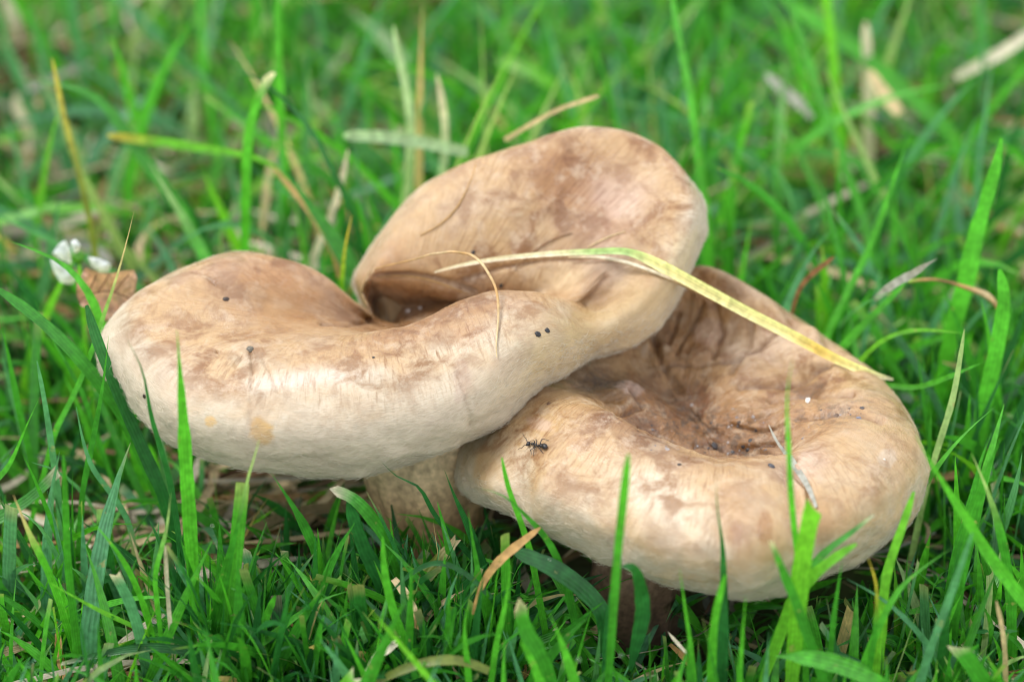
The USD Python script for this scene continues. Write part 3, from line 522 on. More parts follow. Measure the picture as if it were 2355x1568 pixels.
F_A, F_B = -41.0, -58.0       # in front of the upper cap, in front of the lower cap
TABLE = [
 # in front of the upper cap, lower left quarter
 ('broad bright green blade standing tallest before the pale front of the upper cap', 'bright', [8,29,35,33,24,14], [(407,759),(419,932),(432,1134),(447,1373),(451,1489)], F_A, 2, 'p'),
 ('torn blade with a split white tip against the orange stain of the upper cap', 'mid', [3,7,9,26,28,27,24], [(596,1011),(582,1060),(571,1096),(552,1184),(528,1277),(493,1431),(463,1568)], F_A-3, 0, 'r','pale'),
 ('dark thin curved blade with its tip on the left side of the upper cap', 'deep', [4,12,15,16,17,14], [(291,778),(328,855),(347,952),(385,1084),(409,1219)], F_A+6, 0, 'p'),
 ('upright green blade with rounded tip left of the tallest blade', 'mid', [10,17,19,22,24], [(146,1042),(152,1200),(158,1316),(172,1440),(182,1568)], None, 0, 'r'),
 ('broad mown blade leaning out of the left edge with a pale cut end', 'mid', 30, [(130,1086),(85,1130),(40,1165),(-20,1200)], -22, 3, 'c'),
 ('blade with a dry yellow point leaning left near the left edge', 'bright', [8,17,18,18,15], [(31,1138),(77,1246),(112,1316),(146,1412),(181,1528)], None, -4, 'p','straw'),
 ('slim bright blade crossing to the right of the upright round-tipped blade', 'bright', [5,13,15,15,10], [(204,1190),(270,1269),(316,1354),(347,1450),(369,1568)], -44, -3, 'p'),
 ('yellow green blade lying low and crossing two others at lower left', 'lime', [5,12,14,10], [(109,1336),(173,1373),(239,1408),(336,1452)], -45, -5, 'p'),
 ('bluish blade with a frayed white cut end at lower left', 'blue', [24,28,30,28], [(264,1318),(301,1393),(328,1489),(345,1580)], -48, 0, 'c'),
 ('thin kinked blade rising just left of the tallest blade', 'bright', [4,12,12,11,13,14], [(393,1132),(378,1238),(358,1316),(362,1393),(372,1480),(382,1580)], -47, 0, 'p','pale'),
 ('pale dry upright stalk left of the foot of the tallest blade', 'bone', [9,10,9,10], [(380,1254),(385,1354),(395,1470),(405,1545)], -48, 0, 'r'),
 ('wide bluish blade arching down behind the foot of the tallest blade', 'blue', [14,34,36,34,30], [(401,1288),(436,1335),(482,1393),(540,1489),(596,1575)], -40, 2, 'r'),
 ('long blade sweeping low to the right from the bottom edge', 'bright', [4,13,20,22,22], [(813,1356),(732,1383),(636,1452),(559,1512),(480,1580)], -50, 6, 'p'),
 ('short mown blade with a notched end right of the torn blade', 'blue', [24,27,25,22], [(563,1262),(586,1335),(617,1412),(655,1520)], -36, 0, 'c'),
 ('small upright cut blade before the foot of the pale stem', 'mid', [17,20,18,15], [(653,1262),(663,1316),(675,1380),(690,1470)], -34, 0, 'c'),
 ('short bright round-tipped blade leaning right at the bottom left', 'bright', [14,23,22,20], [(634,1368),(601,1450),(578,1547),(566,1600)], -46, 0, 'r'),
 ('long dark blade under the pale lower rim of the upper cap', 'mid', [4,20,24,23,20], [(624,1088),(686,1184),(732,1285),(755,1393),(762,1480)], -33, 0, 'p'),
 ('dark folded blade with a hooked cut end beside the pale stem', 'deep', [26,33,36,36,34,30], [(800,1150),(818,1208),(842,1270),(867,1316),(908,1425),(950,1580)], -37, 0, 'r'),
 ('bent over cut leaf end below the rim of the upper cap', 'mid', [26,32,34,26], [(772,1128),(812,1146),(850,1185),(888,1235)], -36, -1, 'c'),
 ('low horizontal dark blade along the bottom left', 'deep', [8,22,25,22], [(139,1526),(270,1496),(350,1488),(424,1495)], -50, 0, 'c'),
 ('pale horizontal cut blade along the bottom edge', 'pale', [20,26,28,22], [(455,1502),(520,1500),(580,1492),(640,1486)], -44, 0, 'c'),
 ('pale blade drying to straw colour below the left of the upper cap', 'blue', [8,12,14,14,12], [(175,935),(208,1065),(247,1123),(293,1196),(305,1240)], -22, 0, 'p',None),
 ('slim upright blade at the left edge beside the cap', 'mid', [6,14,17,18,16], [(0,735),(23,836),(46,952),(69,1048),(88,1180)], None, 0, 'p'),
 ('slender pointed blade beside the brown leaf', 'bright', [3,9,12,13,12,9], [(308,488),(270,632),(231,747),(193,855),(127,990)], -8, 8, 'p','straw'),
 ('broad blade arching over the white flower', 'bright', [10,20,24,24,22], [(23,555),(96,582),(150,612),(200,668),(228,730)], 3, 2, 'p'),
 ('broad bluish blade leaning across the left edge', 'mid', [20,30,32,32,26], [(-20,655),(77,724),(154,794),(220,870),(290,965)], -8, 4, 'r'),
 ('dark blade with its tip at the left corner of the upper cap', 'mid', [4,13,15,13], [(250,772),(232,913),(206,1048),(190,1130)], -18, 0, 'p'),
 ('dark bluish blade passing under the left corner of the upper cap', 'deep', [24,28,30,30,28], [(199,702),(222,778),(268,894),(318,1010),(372,1130)], -17, 6, 'r'),
 ('straight thin blade left of the upper cap with blunt tip', 'blue', [8,15,18,17], [(85,830),(104,932),(127,1087),(140,1190)], -16, 0, 'r'),
 ('dull blade crossing low at the left edge', 'bright', [4,12,14,12], [(88,920),(52,1000),(20,1070),(-15,1110)], -20, 0, 'p'),
 ('long soft blade rising from the left edge to the flower', 'mid', [4,11,13,12], [(80,690),(110,760),(150,830),(190,905)], 0, 4, 'p'),
 # behind, upper left
 ('long bent blade with an orange tip lying across the upper left', 'lime', [18,22,24,20,14,9], [(247,312),(347,324),(463,341),(578,361),(625,380),(640,392)], [58,56,54,52,51,51], 0, 'r','yellow'),
 ('brown dry stem hanging below the orange-tipped blade', 'tan', [8,12,14,12,9], [(628,384),(694,463),(735,520),(768,590),(780,640)], [51,46,42,38,36], 0, 'r'),
 ('bright wide blade with a pale point behind the left lobe', 'bright', [12,28,36,38,36], [(341,372),(386,443),(443,540),(470,590)], 40, 10, 'p','pale'),
 ('broad dark blade arching in from the left behind the lobe', 'mid', [10,26,30,32,34,36], [(50,185),(127,193),(216,222),(270,278),(328,362),(430,500),(480,590)], 52, 14, 'p'),
 ('light green blade with a yellow edge at upper left', 'lime', [12,26,34,36], [(266,143),(308,231),(339,285),(372,350)], None, 6, 'p','yellow'),
 ('short bluish upright blade above the orange-tipped blade', 'mint', [18,22,24,22], [(443,204),(441,308),(438,400)], None, 0, 'r'),
 ('cut green blade leaning right behind the left lobe', 'bright', [18,22,24,22,18], [(621,173),(586,247),(570,328),(566,400),(563,575)], 46, 4, 'c'),
 ('blurred blade dropping from the top edge at upper left', 'mid', [26,30,30,24], [(140,-30),(155,30),(173,85),(204,160),(240,260)], None, 8, 'r'),
 ('tall blurred upright blade left of the top middle', 'bright', [14,18,20,20,18], [(636,-30),(638,60),(641,154),(648,308),(655,440)], 70, 6, 'r'),
 ('thin dark arching blade behind the left lobe', 'deep', [8,13,14,15,18,22], [(520,150),(598,185),(655,231),(713,297),(752,366),(800,465),(830,560)], 44, 8, 'p'),
 ('pale bluish broad blade falling from top to the white stems', 'mint', [14,32,38,36,30,24], [(800,20),(880,85),(942,162),(988,231),(1023,278),(1040,320)], None, 10, 'p'),
 ('whitish green stem rising straight behind the big cap', 'mint', [14,20,22,22,22], [(905,60),(922,150),(940,240),(944,330),(934,450)], 62, 4, 'r', None),
 ('yellowish white stem right of the whitish green one', 'mint', [14,18,20,20], [(1004,170),(1018,240),(1024,320),(1018,395)], 62, 4, 'r','bone'),
 ('bright blurred blade leaning right at the top middle', 'bright', [24,34,36,32], [(1318,-30),(1277,66),(1235,150),(1215,205)], None, 6, 'r'),
 ('beige dry stalk reaching up right above the big cap', 'straw', [11,9,9,10,10], [(1378,220),(1330,236),(1285,252),(1220,287),(1160,322)], [44,44,44,44,46], 0, 'r'),
 ('pale bluish blade lying level behind the big cap', 'mint', [24,28,28,24], [(790,312),(870,314),(950,324),(1075,350)], [56,56,55,54], 0, 'r'),
 ('blurred bluish blade leaning left at the top middle', 'blue', [22,26,26,22], [(1064,-25),(1040,45),(1012,110),(985,180),(970,250)], None, 8, 'r'),
 ('dark green blade rising behind the cleft between the lobes', 'mid', [26,34,40,42,36], [(650,390),(690,440),(740,510),(790,580),(822,640)], 34, 10, 'p'),
 ('white dry stalk in the gap behind the left lobe', 'bone', [12,18,20,18], [(800,345),(782,430),(755,510),(722,590),(705,640)], 44, 6, 'r'),
 ('olive yellow leaf base standing between the lobes', 'lime', [8,14,18,18], [(810,495),(798,545),(790,600),(786,660)], 24, 0, 'p','yellow'),
 ('wide blurred blade from the top edge toward the orange-tipped blade', 'bright', [18,28,30,26], [(460,40),(420,110),(380,170),(335,225)], None, 6, 'p'),
 ('pale straw leaf standing blurred in the top left corner', 'bone', [26,34,36,30], [(10,-30),(26,40),(40,110),(58,190)], None, 6, 'r'),
 ('beige dead leaf curving down at the upper left edge', 'bone', [18,28,30,26,20], [(35,215),(45,260),(75,300),(110,350),(150,410)], None, 4, 'r'),
 ('orange yellow tipped thin stem at upper left', 'olive', [11,15,15,15,13], [(120,135),(133,200),(150,280),(172,360),(205,500)], 45, 8, 'r','yellow'),
 # behind, upper right
 ('long bright blade slanting down to the right across the upper right', 'bright', [28,36,38,36,30], [(1790,-10),(1890,58),(1987,127),(2083,212),(2178,296)], 96, 14, 'r'),
 ('slim bright blade curving down from the top at upper right', 'bright', [14,20,22,22,20], [(1814,10),(1852,116),(1890,231),(1929,347),(1975,470),(2000,560)], 62, 20, 'r'),
 ('upright bright blade beside the right flank of the big cap', 'bright', [14,20,22,24,22], [(1544,-25),(1556,60),(1570,130),(1590,231),(1607,366),(1622,480)], 52, 14, 'r'),
 ('pointed thin blade leaning right above the lower cap', 'bright', [4,14,18,20,18], [(2105,283),(2072,366),(2033,482),(1990,590),(1940,690)], 32, 10, 'p'),
 ('widest brightest blunt blade standing at the right edge', 'bright', [18,36,42,44,36,24,14], [(2303,318),(2290,385),(2262,480),(2240,560),(2226,630),(2200,720)], 22, 6, 'r'),
 ('thin upright blade just left of the pointed one above the lower cap', 'mid', [4,14,18,18], [(1864,360),(1902,463),(1929,578),(1950,690)], 34, 8, 'p'),
 ('pale beige upright straw blurred at upper right', 'bone', [22,26,26,26], [(1990,50),(1996,150),(1999,260),(1998,370)], 100, 4, 'r'),
 ('beige straw lying slanted at the upper right edge', 'bone', [22,26,24,18], [(2375,72),(2320,110),(2265,142),(2200,178)], [118,116,114,112], 0, 'r'),
 ('wide tan dead leaf piece under the long slanting blade', 'straw', [12,28,34,26], [(2000,160),(2020,195),(2045,230),(2070,262)], [92,90,88,86], 0, 'r'),
 ('bluish blurred leaf lying upper right of the big cap', 'grey', [14,24,24,16], [(1760,170),(1800,205),(1840,240),(1868,272)], [96,92,88,86], 0, 'r'),
 # right side, beside the lower cap
 ('straight light blade crossing behind the right of the lower cap', 'bright', [8,16,20,20], [(2020,500),(1979,605),(1933,701),(1895,790)], 22, 8, 'p'),
 ('bright slanting blade that ends in the curly brown thread', 'bright', [10,18,24,24,20], [(2090,640),(2025,709),(1948,786),(1905,840)], 15, 4, 'r'),
 ('greyish white dry leaf tip sticking up at the right', 'grey', [4,14,20,18,10], [(2156,595),(2125,612),(2098,630),(2056,653),(2010,690)], [10,11,12,12,13], 0, 'p'),
 ('bluish pale pointed blade above the shoulder of the lower cap', 'blue', [6,24,30,26], [(1910,530),(1871,578),(1840,636),(1812,700)], 26, 6, 'p'),
 ('thin brown withered blade behind the shoulder of the lower cap', 'brown', [10,14,11,9,8], [(1918,591),(1873,626),(1840,663),(1823,712),(1812,750)], [20,20,20,20,20], 0, 'r'),
 ('thin light blade arching over at the right of the lower cap', 'lime', [5,9,10,11,11], [(2225,768),(2122,759),(2049,773),(1990,817),(1950,870)], [6,6,6,7,8], 0, 'p'),
 ('pale thin upright blade right of the lower cap', 'pale', [8,14,15,15,13], [(2218,757),(2203,855),(2187,932),(2157,1029),(2130,1120)], -14, 6, 'r'),
 ('thin blade running right from the rim of the lower cap', 'bright', [4,12,13,10], [(2263,832),(2180,867),(2103,890),(2020,880)], [-2,-2,0,2], 0, 'p'),
 ('broad translucent upright blade near the right edge', 'bright', [26,36,40,36,30], [(2299,620),(2309,682),(2300,760),(2282,850),(2262,940)], 4, 4, 'r'),
 ('slim slanting blade right of the lower cap', 'bright', [4,12,15,15,13], [(2290,934),(2218,998),(2160,1067),(2110,1140)], -24, 4, 'p'),
 ('short broad blade right of the lower cap', 'mid', [5,20,26,26,22], [(2282,992),(2256,1060),(2235,1150),(2205,1260),(2180,1400)], -36, 4, 'p'),
 ('thin foreground blade standing over the hollow of the lower cap', 'bright', [4,12,14,13,14,15,15], [(1823,826),(1810,913),(1813,1010),(1817,1100),(1825,1200),(1837,1296),(1848,1400)], F_B+2, 3, 'p'),
 ('broad yellow green cut blade before the lower right of the lower cap', 'lime', [40,44,38,30,24], [(1873,1161),(1854,1239),(1842,1320),(1836,1380)], F_B, 0, 'c','lime'),
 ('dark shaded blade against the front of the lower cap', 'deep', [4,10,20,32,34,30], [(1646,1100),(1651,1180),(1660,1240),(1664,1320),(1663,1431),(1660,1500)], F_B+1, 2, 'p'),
 ('fresh bright blade overlapping the dark shaded one', 'bright', [14,22,22,21], [(1668,1321),(1646,1412),(1638,1500),(1636,1580)], F_B-4, 0, 'r'),
 ('thin bright upright blade below the front rim of the lower cap', 'bright', [4,11,14,14], [(1563,1306),(1576,1400),(1588,1480),(1598,1580)], F_B-2, 0, 'p'),
 ('two edged blade leaning right along the lower cap', 'mid', [8,24,28,24], [(2010,1183),(1948,1231),(1890,1277),(1835,1350)], F_B+4, 2, 'c'),
 ('light rounded leaf leaning right below the lower cap', 'lime', [18,30,28,14,12], [(1970,1250),(1930,1275),(1890,1305),(1850,1345),(1820,1390)], F_B+2, 0, 'r'),
 ('dark cut blade with a split brown joint below the lower cap', 'mid', [10,22,24,24,28,26], [(1772,1240),(1802,1316),(1829,1380),(1850,1440),(1880,1520),(1900,1590)], F_B-3, 0, 'c'),
 ('long foreground blade slanting down right off the lower cap', 'bright', [10,24,30,32,32], [(2106,1000),(2160,1096),(2218,1185),(2276,1277),(2370,1400)], -52, 0, 'p'),
 ('upright bright blade hugging the right end of the lower cap', 'lime', [16,24,26,24], [(2102,1130),(2072,1219),(2041,1316),(2030,1400)], -52, 4, 'r'),
 ('long bright blade curving up right below the lower cap', 'bright', [4,14,18,18,15], [(2189,1260),(2083,1339),(2033,1416),(1987,1528),(1970,1590)], -58, 4, 'p'),
 ('pale bluish straight blade crossing the lower right corner', 'blue', [10,18,20,21,20], [(2236,1225),(2180,1385),(2141,1489),(2110,1590)], -60, 0, 'r'),
 ('wide bright blade lying along the bottom edge at right', 'bright', [20,38,42,40,30], [(1783,1508),(1871,1514),(1967,1541),(2040,1580)], [-62,-63,-64,-65], 0, 'p'),
 ('blade with a curled dry yellow tip below the right end of the lower cap', 'mid', [8,12,14,14,13], [(1996,1281),(2014,1340),(2016,1400),(2010,1470),(1995,1560)], -58, 0, 'p','yellow'),
 ('dull bluish thin blade crossing at lower right', 'blue', [6,13,14,13], [(1948,1331),(2045,1389),(2133,1481),(2180,1560)], -52, 0, 'p'),
 ('plain upright blade in the middle of the lower right', 'mid', [8,14,15,15], [(1937,1290),(1920,1400),(1910,1500),(1904,1590)], -57, 0, 'p'),
 ('tall blade near the right edge of the lower right', 'mid', [6,22,25,24], [(2234,1042),(2276,1142),(2312,1277),(2326,1393)], -44, 0, 'p','pale'),
 ('dry beige thin stalk near the right edge', 'straw', [9,13,14], [(2291,1381),(2304,1440),(2312,1510)], -56, 0, 'r'),
 ('broad mown stump of a blade at the lower right', 'mid', [44,46,44], [(2203,1485),(2238,1532),(2275,1590)], -62, 0, 'c'),
 ('very wide bluish blade rising right of the lower cap', 'mid', [12,30,36,38,36], [(2300,1010),(2255,1130),(2225,1240),(2195,1380),(2180,1500)], -40, 0, 'p'),
 # bottom middle
 ('blunt blade standing before the middle of the lower cap', 'mid', [20,20,20,19,17], [(1445,1044),(1432,1161),(1420,1277),(1409,1431),(1398,1580)], F_B-2, 0, 'r','bright'),
 ('small blunt blade bending left before the lower cap', 'bright', [10,16,17,16], [(1154,1052),(1170,1123),(1192,1184),(1222,1275)], -40, 0, 'r'),
 ('curved blade rising left before the rim of the lower cap', 'mid', [4,15,19,19,18], [(1104,1123),(1158,1140),(1208,1184),(1258,1240),(1300,1330)], -44, 0, 'p'),
 ('thin dark wavy blade crossing the pale stem', 'deep', [3,12,14,14,12], [(877,1061),(918,1098),(962,1119),(996,1177),(1054,1246),(1100,1300)], -31, 0, 'p'),
 ('dark pointed blade between the stem and the lower cap', 'deep', [5,20,24,23], [(1022,1080),(1046,1142),(1076,1208),(1110,1300)], -32, 0, 'p'),
 ('tan dry blade curling to a thread below the lower cap', 'tan', [12,20,20,12,5], [(1243,1212),(1189,1254),(1142,1296),(1108,1347),(1087,1412)], [-44,-46,-48,-49,-50], 0, 'r'),
 ('olive leaf with orange spots lying slanted below the stem', 'olive', [20,30,34,30,16], [(1046,1244),(1000,1300),(958,1354),(931,1408)], [-32,-36,-39,-41], 0, 'c','straw'),
 ('broken beige straw end below the spotted leaf', 'straw', [22,25,22,16], [(960,1436),(948,1400),(930,1362),(905,1330)], [-46,-44,-42,-40], 0, 'c','tan'),
 ('broad dark leaf lying under the lower cap', 'deep', [30,42,44,42,36], [(1180,1266),(1266,1302),(1343,1356),(1386,1412),(1392,1500)], [-44,-46,-47,-48,-48], 0, 'r'),
 ('bluish leaf curling over below the blunt middle blade', 'deep', [16,26,34,36,26,10], [(1430,1302),(1456,1306),(1472,1345),(1478,1412),(1466,1470),(1450,1540)], [-57,-56,-55,-55,-55,-55], 0, 'r'),
 ('chewed broad leaf with a hole near the bottom middle', 'mid', [30,40,42,40,38], [(1196,1388),(1206,1440),(1228,1481),(1250,1530),(1268,1590)], -60, 0, 'c'),
 ('bright leaf leaning left at the bottom middle', 'bright', [6,24,30,28], [(1262,1406),(1289,1470),(1315,1547),(1330,1600)], -64, 0, 'p'),
 ('short bright leaf at the bottom left of the chewed leaf', 'bright', [10,28,30,28], [(1198,1474),(1227,1528),(1250,1590)], -66, 0, 'r'),
 ('kinked light blade left of the chewed leaf', 'bright', [4,15,17,17], [(1085,1368),(1069,1431),(1073,1508),(1080,1590)], -60, 0, 'p'),
 ('straight light blade rising beside the tan curl', 'bright', [6,14,16,16], [(1176,1285),(1163,1385),(1144,1470),(1128,1580)], -58, 0, 'p'),
 ('tall light blade before the foot of the pale stem', 'bright', [10,20,23,24,22], [(880,1233),(888,1335),(915,1435),(945,1530),(965,1590)], -50, 0, 'r'),
 ('dark thin blade arching over the spotted leaf', 'deep', [5,12,13,13,12], [(892,1370),(942,1321),(1004,1294),(1070,1318),(1131,1375)], [-44,-43,-43,-44,-46], 0, 'p'),
 ('yellowish blade arching low along the bottom middle', 'olive', [14,22,24,18], [(860,1570),(958,1528),(1054,1518),(1125,1542)], [-60,-60,-60,-60], 0, 'r'),
 ('twisted beige pink dead leaf at the bottom middle', 'bone', [14,26,22,28,18], [(918,1472),(890,1490),(868,1508),(850,1548),(838,1590)], [-52,-54,-55,-56,-57], 0, 'c'),
 ('bright mown stump of a blade at the bottom left of middle', 'lime', [38,42,42], [(822,1548),(800,1572),(770,1610)], -64, 0, 'c'),
 ('wide bluish mown leaf beside the bright stump', 'blue', [14,34,44], [(736,1468),(775,1520),(815,1580)], -62, 0, 'p'),
 ('dark upright blade behind the blunt middle blade', 'deep', [14,22,22,20], [(1415,1300),(1404,1390),(1396,1480),(1392,1560)], -56, 0, 'p'),
 ('green blade rising to the lower rim between the two caps', 'mid', [4,14,18,18], [(1076,1170),(1090,1260),(1108,1360),(1125,1450)], -44, 0, 'p'),
 ('small bright blade at the bottom edge under the lower cap', 'bright', [6,16,20], [(1715,1370),(1706,1480),(1700,1580)], -64, 0, 'p'),
 ('bluish blade right of the fresh bright one at the bottom', 'blue', [5,16,20,19], [(1769,1452),(1764,1520),(1760,1590)], -64, 0, 'p'),
 ('thin cream stalk lying dark under the lower cap', 'bone', [5,8,7], [(1536,1452),(1560,1480),(1580,1502)], [-52,-53,-54], 0, 'p'),
]
for row in TABLE:
    label, hue, w, pts, yr, dy, tip = row[:7]
    th = row[7] if len(row) > 7 else None
    dry = hue in ('straw', 'bone', 'tan', 'brown', 'grey')
    extra = {}
    if 'white stem' in label or 'whitish green' in label: extra['basehue'] = 'bone'
    if 'drying to straw' in label: extra['basehue'] = 'straw'
    blade(label, hue, w, pts, yr, dy, tip, th, name='dry_grass_blade' if dry else 'grass_blade', cat='dry grass' if dry else 'grass blade',
          mat=STRAW if dry else GRASS, grow=np.ndim(yr) == 0, **extra)

# ---- the turf nobody could count: shoots of every age, thinning out with distance from the picture
def turf(n, xr, yr, lo, hi, wlo, whi, seed, flat=0.0, k=9, keepclear=True, bendy=1.0, mixw=(0.27, 0.33, 0.15, 0.17, 0.04, 0.03, 0.01)):
    r = np.random.default_rng(seed)
    x, y = r.uniform(*xr, n) * MM, r.uniform(*yr, n) * MM
    clump = meshkit.noise(np.stack([x * 70, y * 70, 0 * x], -1), seed)
    thin = 0.5 * np.exp(-((x + 0.085) / 0.03) ** 2 - ((y - 0.02) / 0.07) ** 2) + 0.3 * np.exp(-((x + 0.1) / 0.04) ** 2 - ((y - 0.15) / 0.05) ** 2)
    keep = r.random(n) < np.clip(0.2 + clump * 1.3, 0, 1) - thin; x, y = x[keep], y[keep]; n = len(x)
    L = (lo + (hi - lo) * r.beta(1.6, 2.4, n)) * MM; az = r.uniform(0, 2 * np.pi, n)
    a0 = np.abs(r.normal(0.25, 0.28, n)) + flat * r.uniform(0.6, 1.2, n); bend = bendy * np.abs(r.normal(0, 0.75, n)) * (r.random(n) < 0.8)
    t = np.linspace(0, 1, k)
    ang = np.clip(a0[:, None] + bend[:, None] * t[None] ** 1.5, 0, 2.3)
    wob = az[:, None] + r.normal(0, 0.35, n)[:, None] * t[None]
    st = (L / (k - 1))[:, None]
    dx, dy, dz = np.sin(ang) * np.cos(wob) * st, np.sin(ang) * np.sin(wob) * st, np.cos(ang) * st
    P = np.stack([x[:, None] + np.cumsum(dx, 1) - dx[:, :1], y[:, None] + np.cumsum(dy, 1) - dy[:, :1], -0.003 + np.cumsum(dz, 1) - dz[:, :1]], -1)
    if keepclear:
        pr = project(P); front = P[..., 1] < 0.005
        bad = (shapely.contains_xy(MASK, pr[..., 0].ravel(), pr[..., 1].ravel()).reshape(n, k) & front).any(1)
        bad |= (shapely.contains_xy(FOOT, P[..., 0].ravel(), P[..., 1].ravel()).reshape(n, k) & (P[..., 2] > 0.0185)).any(1)
        bad |= (shapely.contains_xy(CLEAR, pr[..., 0].ravel(), pr[..., 1].ravel()).reshape(n, k) & (P[..., 1] < 0.026)).any(1)
        bad |= (shapely.contains_xy(SPARSE, pr[..., 0].ravel(), pr[..., 1].ravel()).reshape(n, k)).any(1) & (r.random(n) < 0.5) & (L > 0.02)
        bad |= shapely.contains_xy(FOOT, P[:, 0, 0], P[:, 0, 1]) & (r.random(n) < 0.72)
        depth = (P - EYE) @ FWD
        bad |= (depth.min(1) < DIST - 0.062 - 0.0)  # nothing pokes close to the lens
        P, L, az = P[~bad], L[~bad], az[~bad]; n = len(P)
    kind = r.random(n)
    W = (wlo + (whi - wlo) * r.random(n))[:, None] * MM / 2 * np.interp(t, [0, .3, .7, 1], [.75, 1, .8, .04])[None]
    cut = r.random(n) < 0.10
    W[cut] = (W[cut].max(1) if n else 0)[:, None] * np.interp(t, [0, .3, 1], [.75, 1, .85])[None]
    fa = r.uniform(0, 2 * np.pi, n); face = np.stack([np.cos(fa), np.sin(fa), r.uniform(0.1, 0.9, n)], -1)
    V, F, uv = ribbon(P, W, unit(face))
    pal = np.array([HUE[h] for h in ('bright', 'mid', 'deep', 'blue', 'lime', 'pale', 'straw')])
    c = pal[np.searchsorted(np.cumsum(mixw), kind).clip(0, 6)] * r.uniform(0.78, 1.22, (n, 1))
    base = np.array(HUE['pale']) * 0.5
    g = np.clip(1 - t / 0.25, 0, 1)[None, :, None] * 0.6
    col = c[:, None] * (1 - g) + base * g
    tipc = np.clip((t - 0.93) / 0.07, 0, 1)[None, :, None] * (cut | (r.random(n) < 0.12))[:, None, None] * 0.35
    col = col * (1 - tipc) + np.array(HUE['straw']) * tipc
    return V, F, uv, np.repeat(col.reshape(-1, 3), 3, 0)
def join(parts):
    off = np.cumsum([0] + [len(p[0]) for p in parts[:-1]])
    return np.vstack([p[0] for p in parts]), np.vstack([p[1] + o for p, o in zip(parts, off)]), np.vstack([p[2] for p in parts]), np.vstack([p[3] for p in parts])
COOL = (0.27, 0.17, 0.02, 0.29, 0.08, 0.15, 0.02)
V, F, uv, col = join([
    turf(6000, (-150, 150), (-30, 60), 10, 46, 0.8, 2.3, 31, bendy=1.3),
    turf(9000, (-150, 150), (-84, -22), 7, 31, 0.7, 2.1, 36, bendy=1.5),
    turf(6200, (-190, 190), (50, 440), 18, 78, 0.9, 2.6, 32, bendy=1.5, mixw=COOL),
    turf(10500, (-190, 190), (45, 460), 15, 70, 0.8, 2.4, 35, flat=0.95, bendy=1.2, mixw=(0.23, 0.17, 0.02, 0.29, 0.07, 0.15, 0.07)),
    turf(9000, (-190, 190), (50, 460), 8, 34, 0.9, 2.4, 37, flat=0.9, bendy=1.3, mixw=COOL),
    turf(9000, (-190, 190), (95, 480), 15, 60, 0.9, 2.2, 44, flat=0.55, bendy=1.4, mixw=COOL),
    turf(1500, (-5, 75), (-72, -53), 8, 27, 0.9, 2.4, 38, bendy=1.2, mixw=(0.1, 0.4, 0.4, 0.07, 0.0, 0.01, 0.02)),
    turf(3000, (-48, 0), (-52, -10), 8, 40, 0.9, 2.2, 39, bendy=1.2, mixw=(0.1, 0.4, 0.4, 0.07, 0.0, 0.01, 0.02)),
    turf(5500, (-150, 150), (-80, 120), 8, 26, 0.7, 1.8, 33, flat=0.8),
    turf(12000, (-420, 420), (-330, 800), 15, 60, 1.2, 3.0, 34)])
obj('grass', (V, F), GRASS, tint=col, uv=uv, label='lush green lawn grass all round the mushrooms', cat='grass', kind='stuff')

def litter(n, xr, yr, seed):
    r = np.random.default_rng(seed); k = 6; t = np.linspace(0, 1, k)
    x, y = r.uniform(*xr, n) * MM, r.uniform(*yr, n) * MM
    left = meshkit.noise(np.stack([x * 28, y * 28, 0 * x + 3], -1), seed)
    keep = r.random(n) < np.where(y > 0.07, 0.45, 1.0) * np.clip((left - 0.42) * 2.2 + np.where((x < -0.05) & (y < 0.16), 0.6, 0.0), 0.08, 1); x, y = x[keep], y[keep]; n = len(x)
    L = r.uniform(8, 42, n) * MM; az = r.uniform(0, 2 * np.pi, n); turn = r.normal(0, 0.8, n)
    a = az[:, None] + turn[:, None] * t; st = (L / (k - 1))[:, None]
    rise = r.normal(0.05, 0.22, n)[:, None] * (1 - 1.4 * t[None])
    d = np.stack([np.cos(a) * st, np.sin(a) * st, rise * st], -1)
    P = np.stack([x, y, r.uniform(0.5, 9, n) * MM + np.where(y > 0.05, 0.009, 0) * r.random(n)], -1)[:, None] + np.cumsum(d, 1) - d[:, :1]
    P[..., 2] = np.maximum(P[..., 2], 0.0005)
    W = r.uniform(0.4, 1.9, n)[:, None] * MM / 2 * np.interp(t, [0, .2, .8, 1], [.5, 1, .9, .35])[None]
    face = unit(np.stack([r.normal(0, .5, n), r.normal(0, .5, n), np.ones(n)], -1))
    V, F, uv = ribbon(P, W, face)
    pal = np.array([HUE[h] for h in ('straw', 'bone', 'tan', 'brown', 'grey')])
    c = pal[np.searchsorted(np.cumsum([0.36, 0.24, 0.16, 0.18, 0.06]), r.random(n)).clip(0, 4)] * r.uniform(0.35, 0.85, (n, 1))
    return V, F, uv, np.repeat(np.repeat(c, k, 0), 3, 0)
V, F, uv, col = join([litter(7500, (-190, 190), (-80, 330), 41), litter(4000, (-420, 420), (-330, 800), 42)])
obj('thatch', (V, F), STRAW, tint=col, uv=uv, label='dead straw and brown thatch lying between the grass shoots', cat='thatch', kind='stuff')

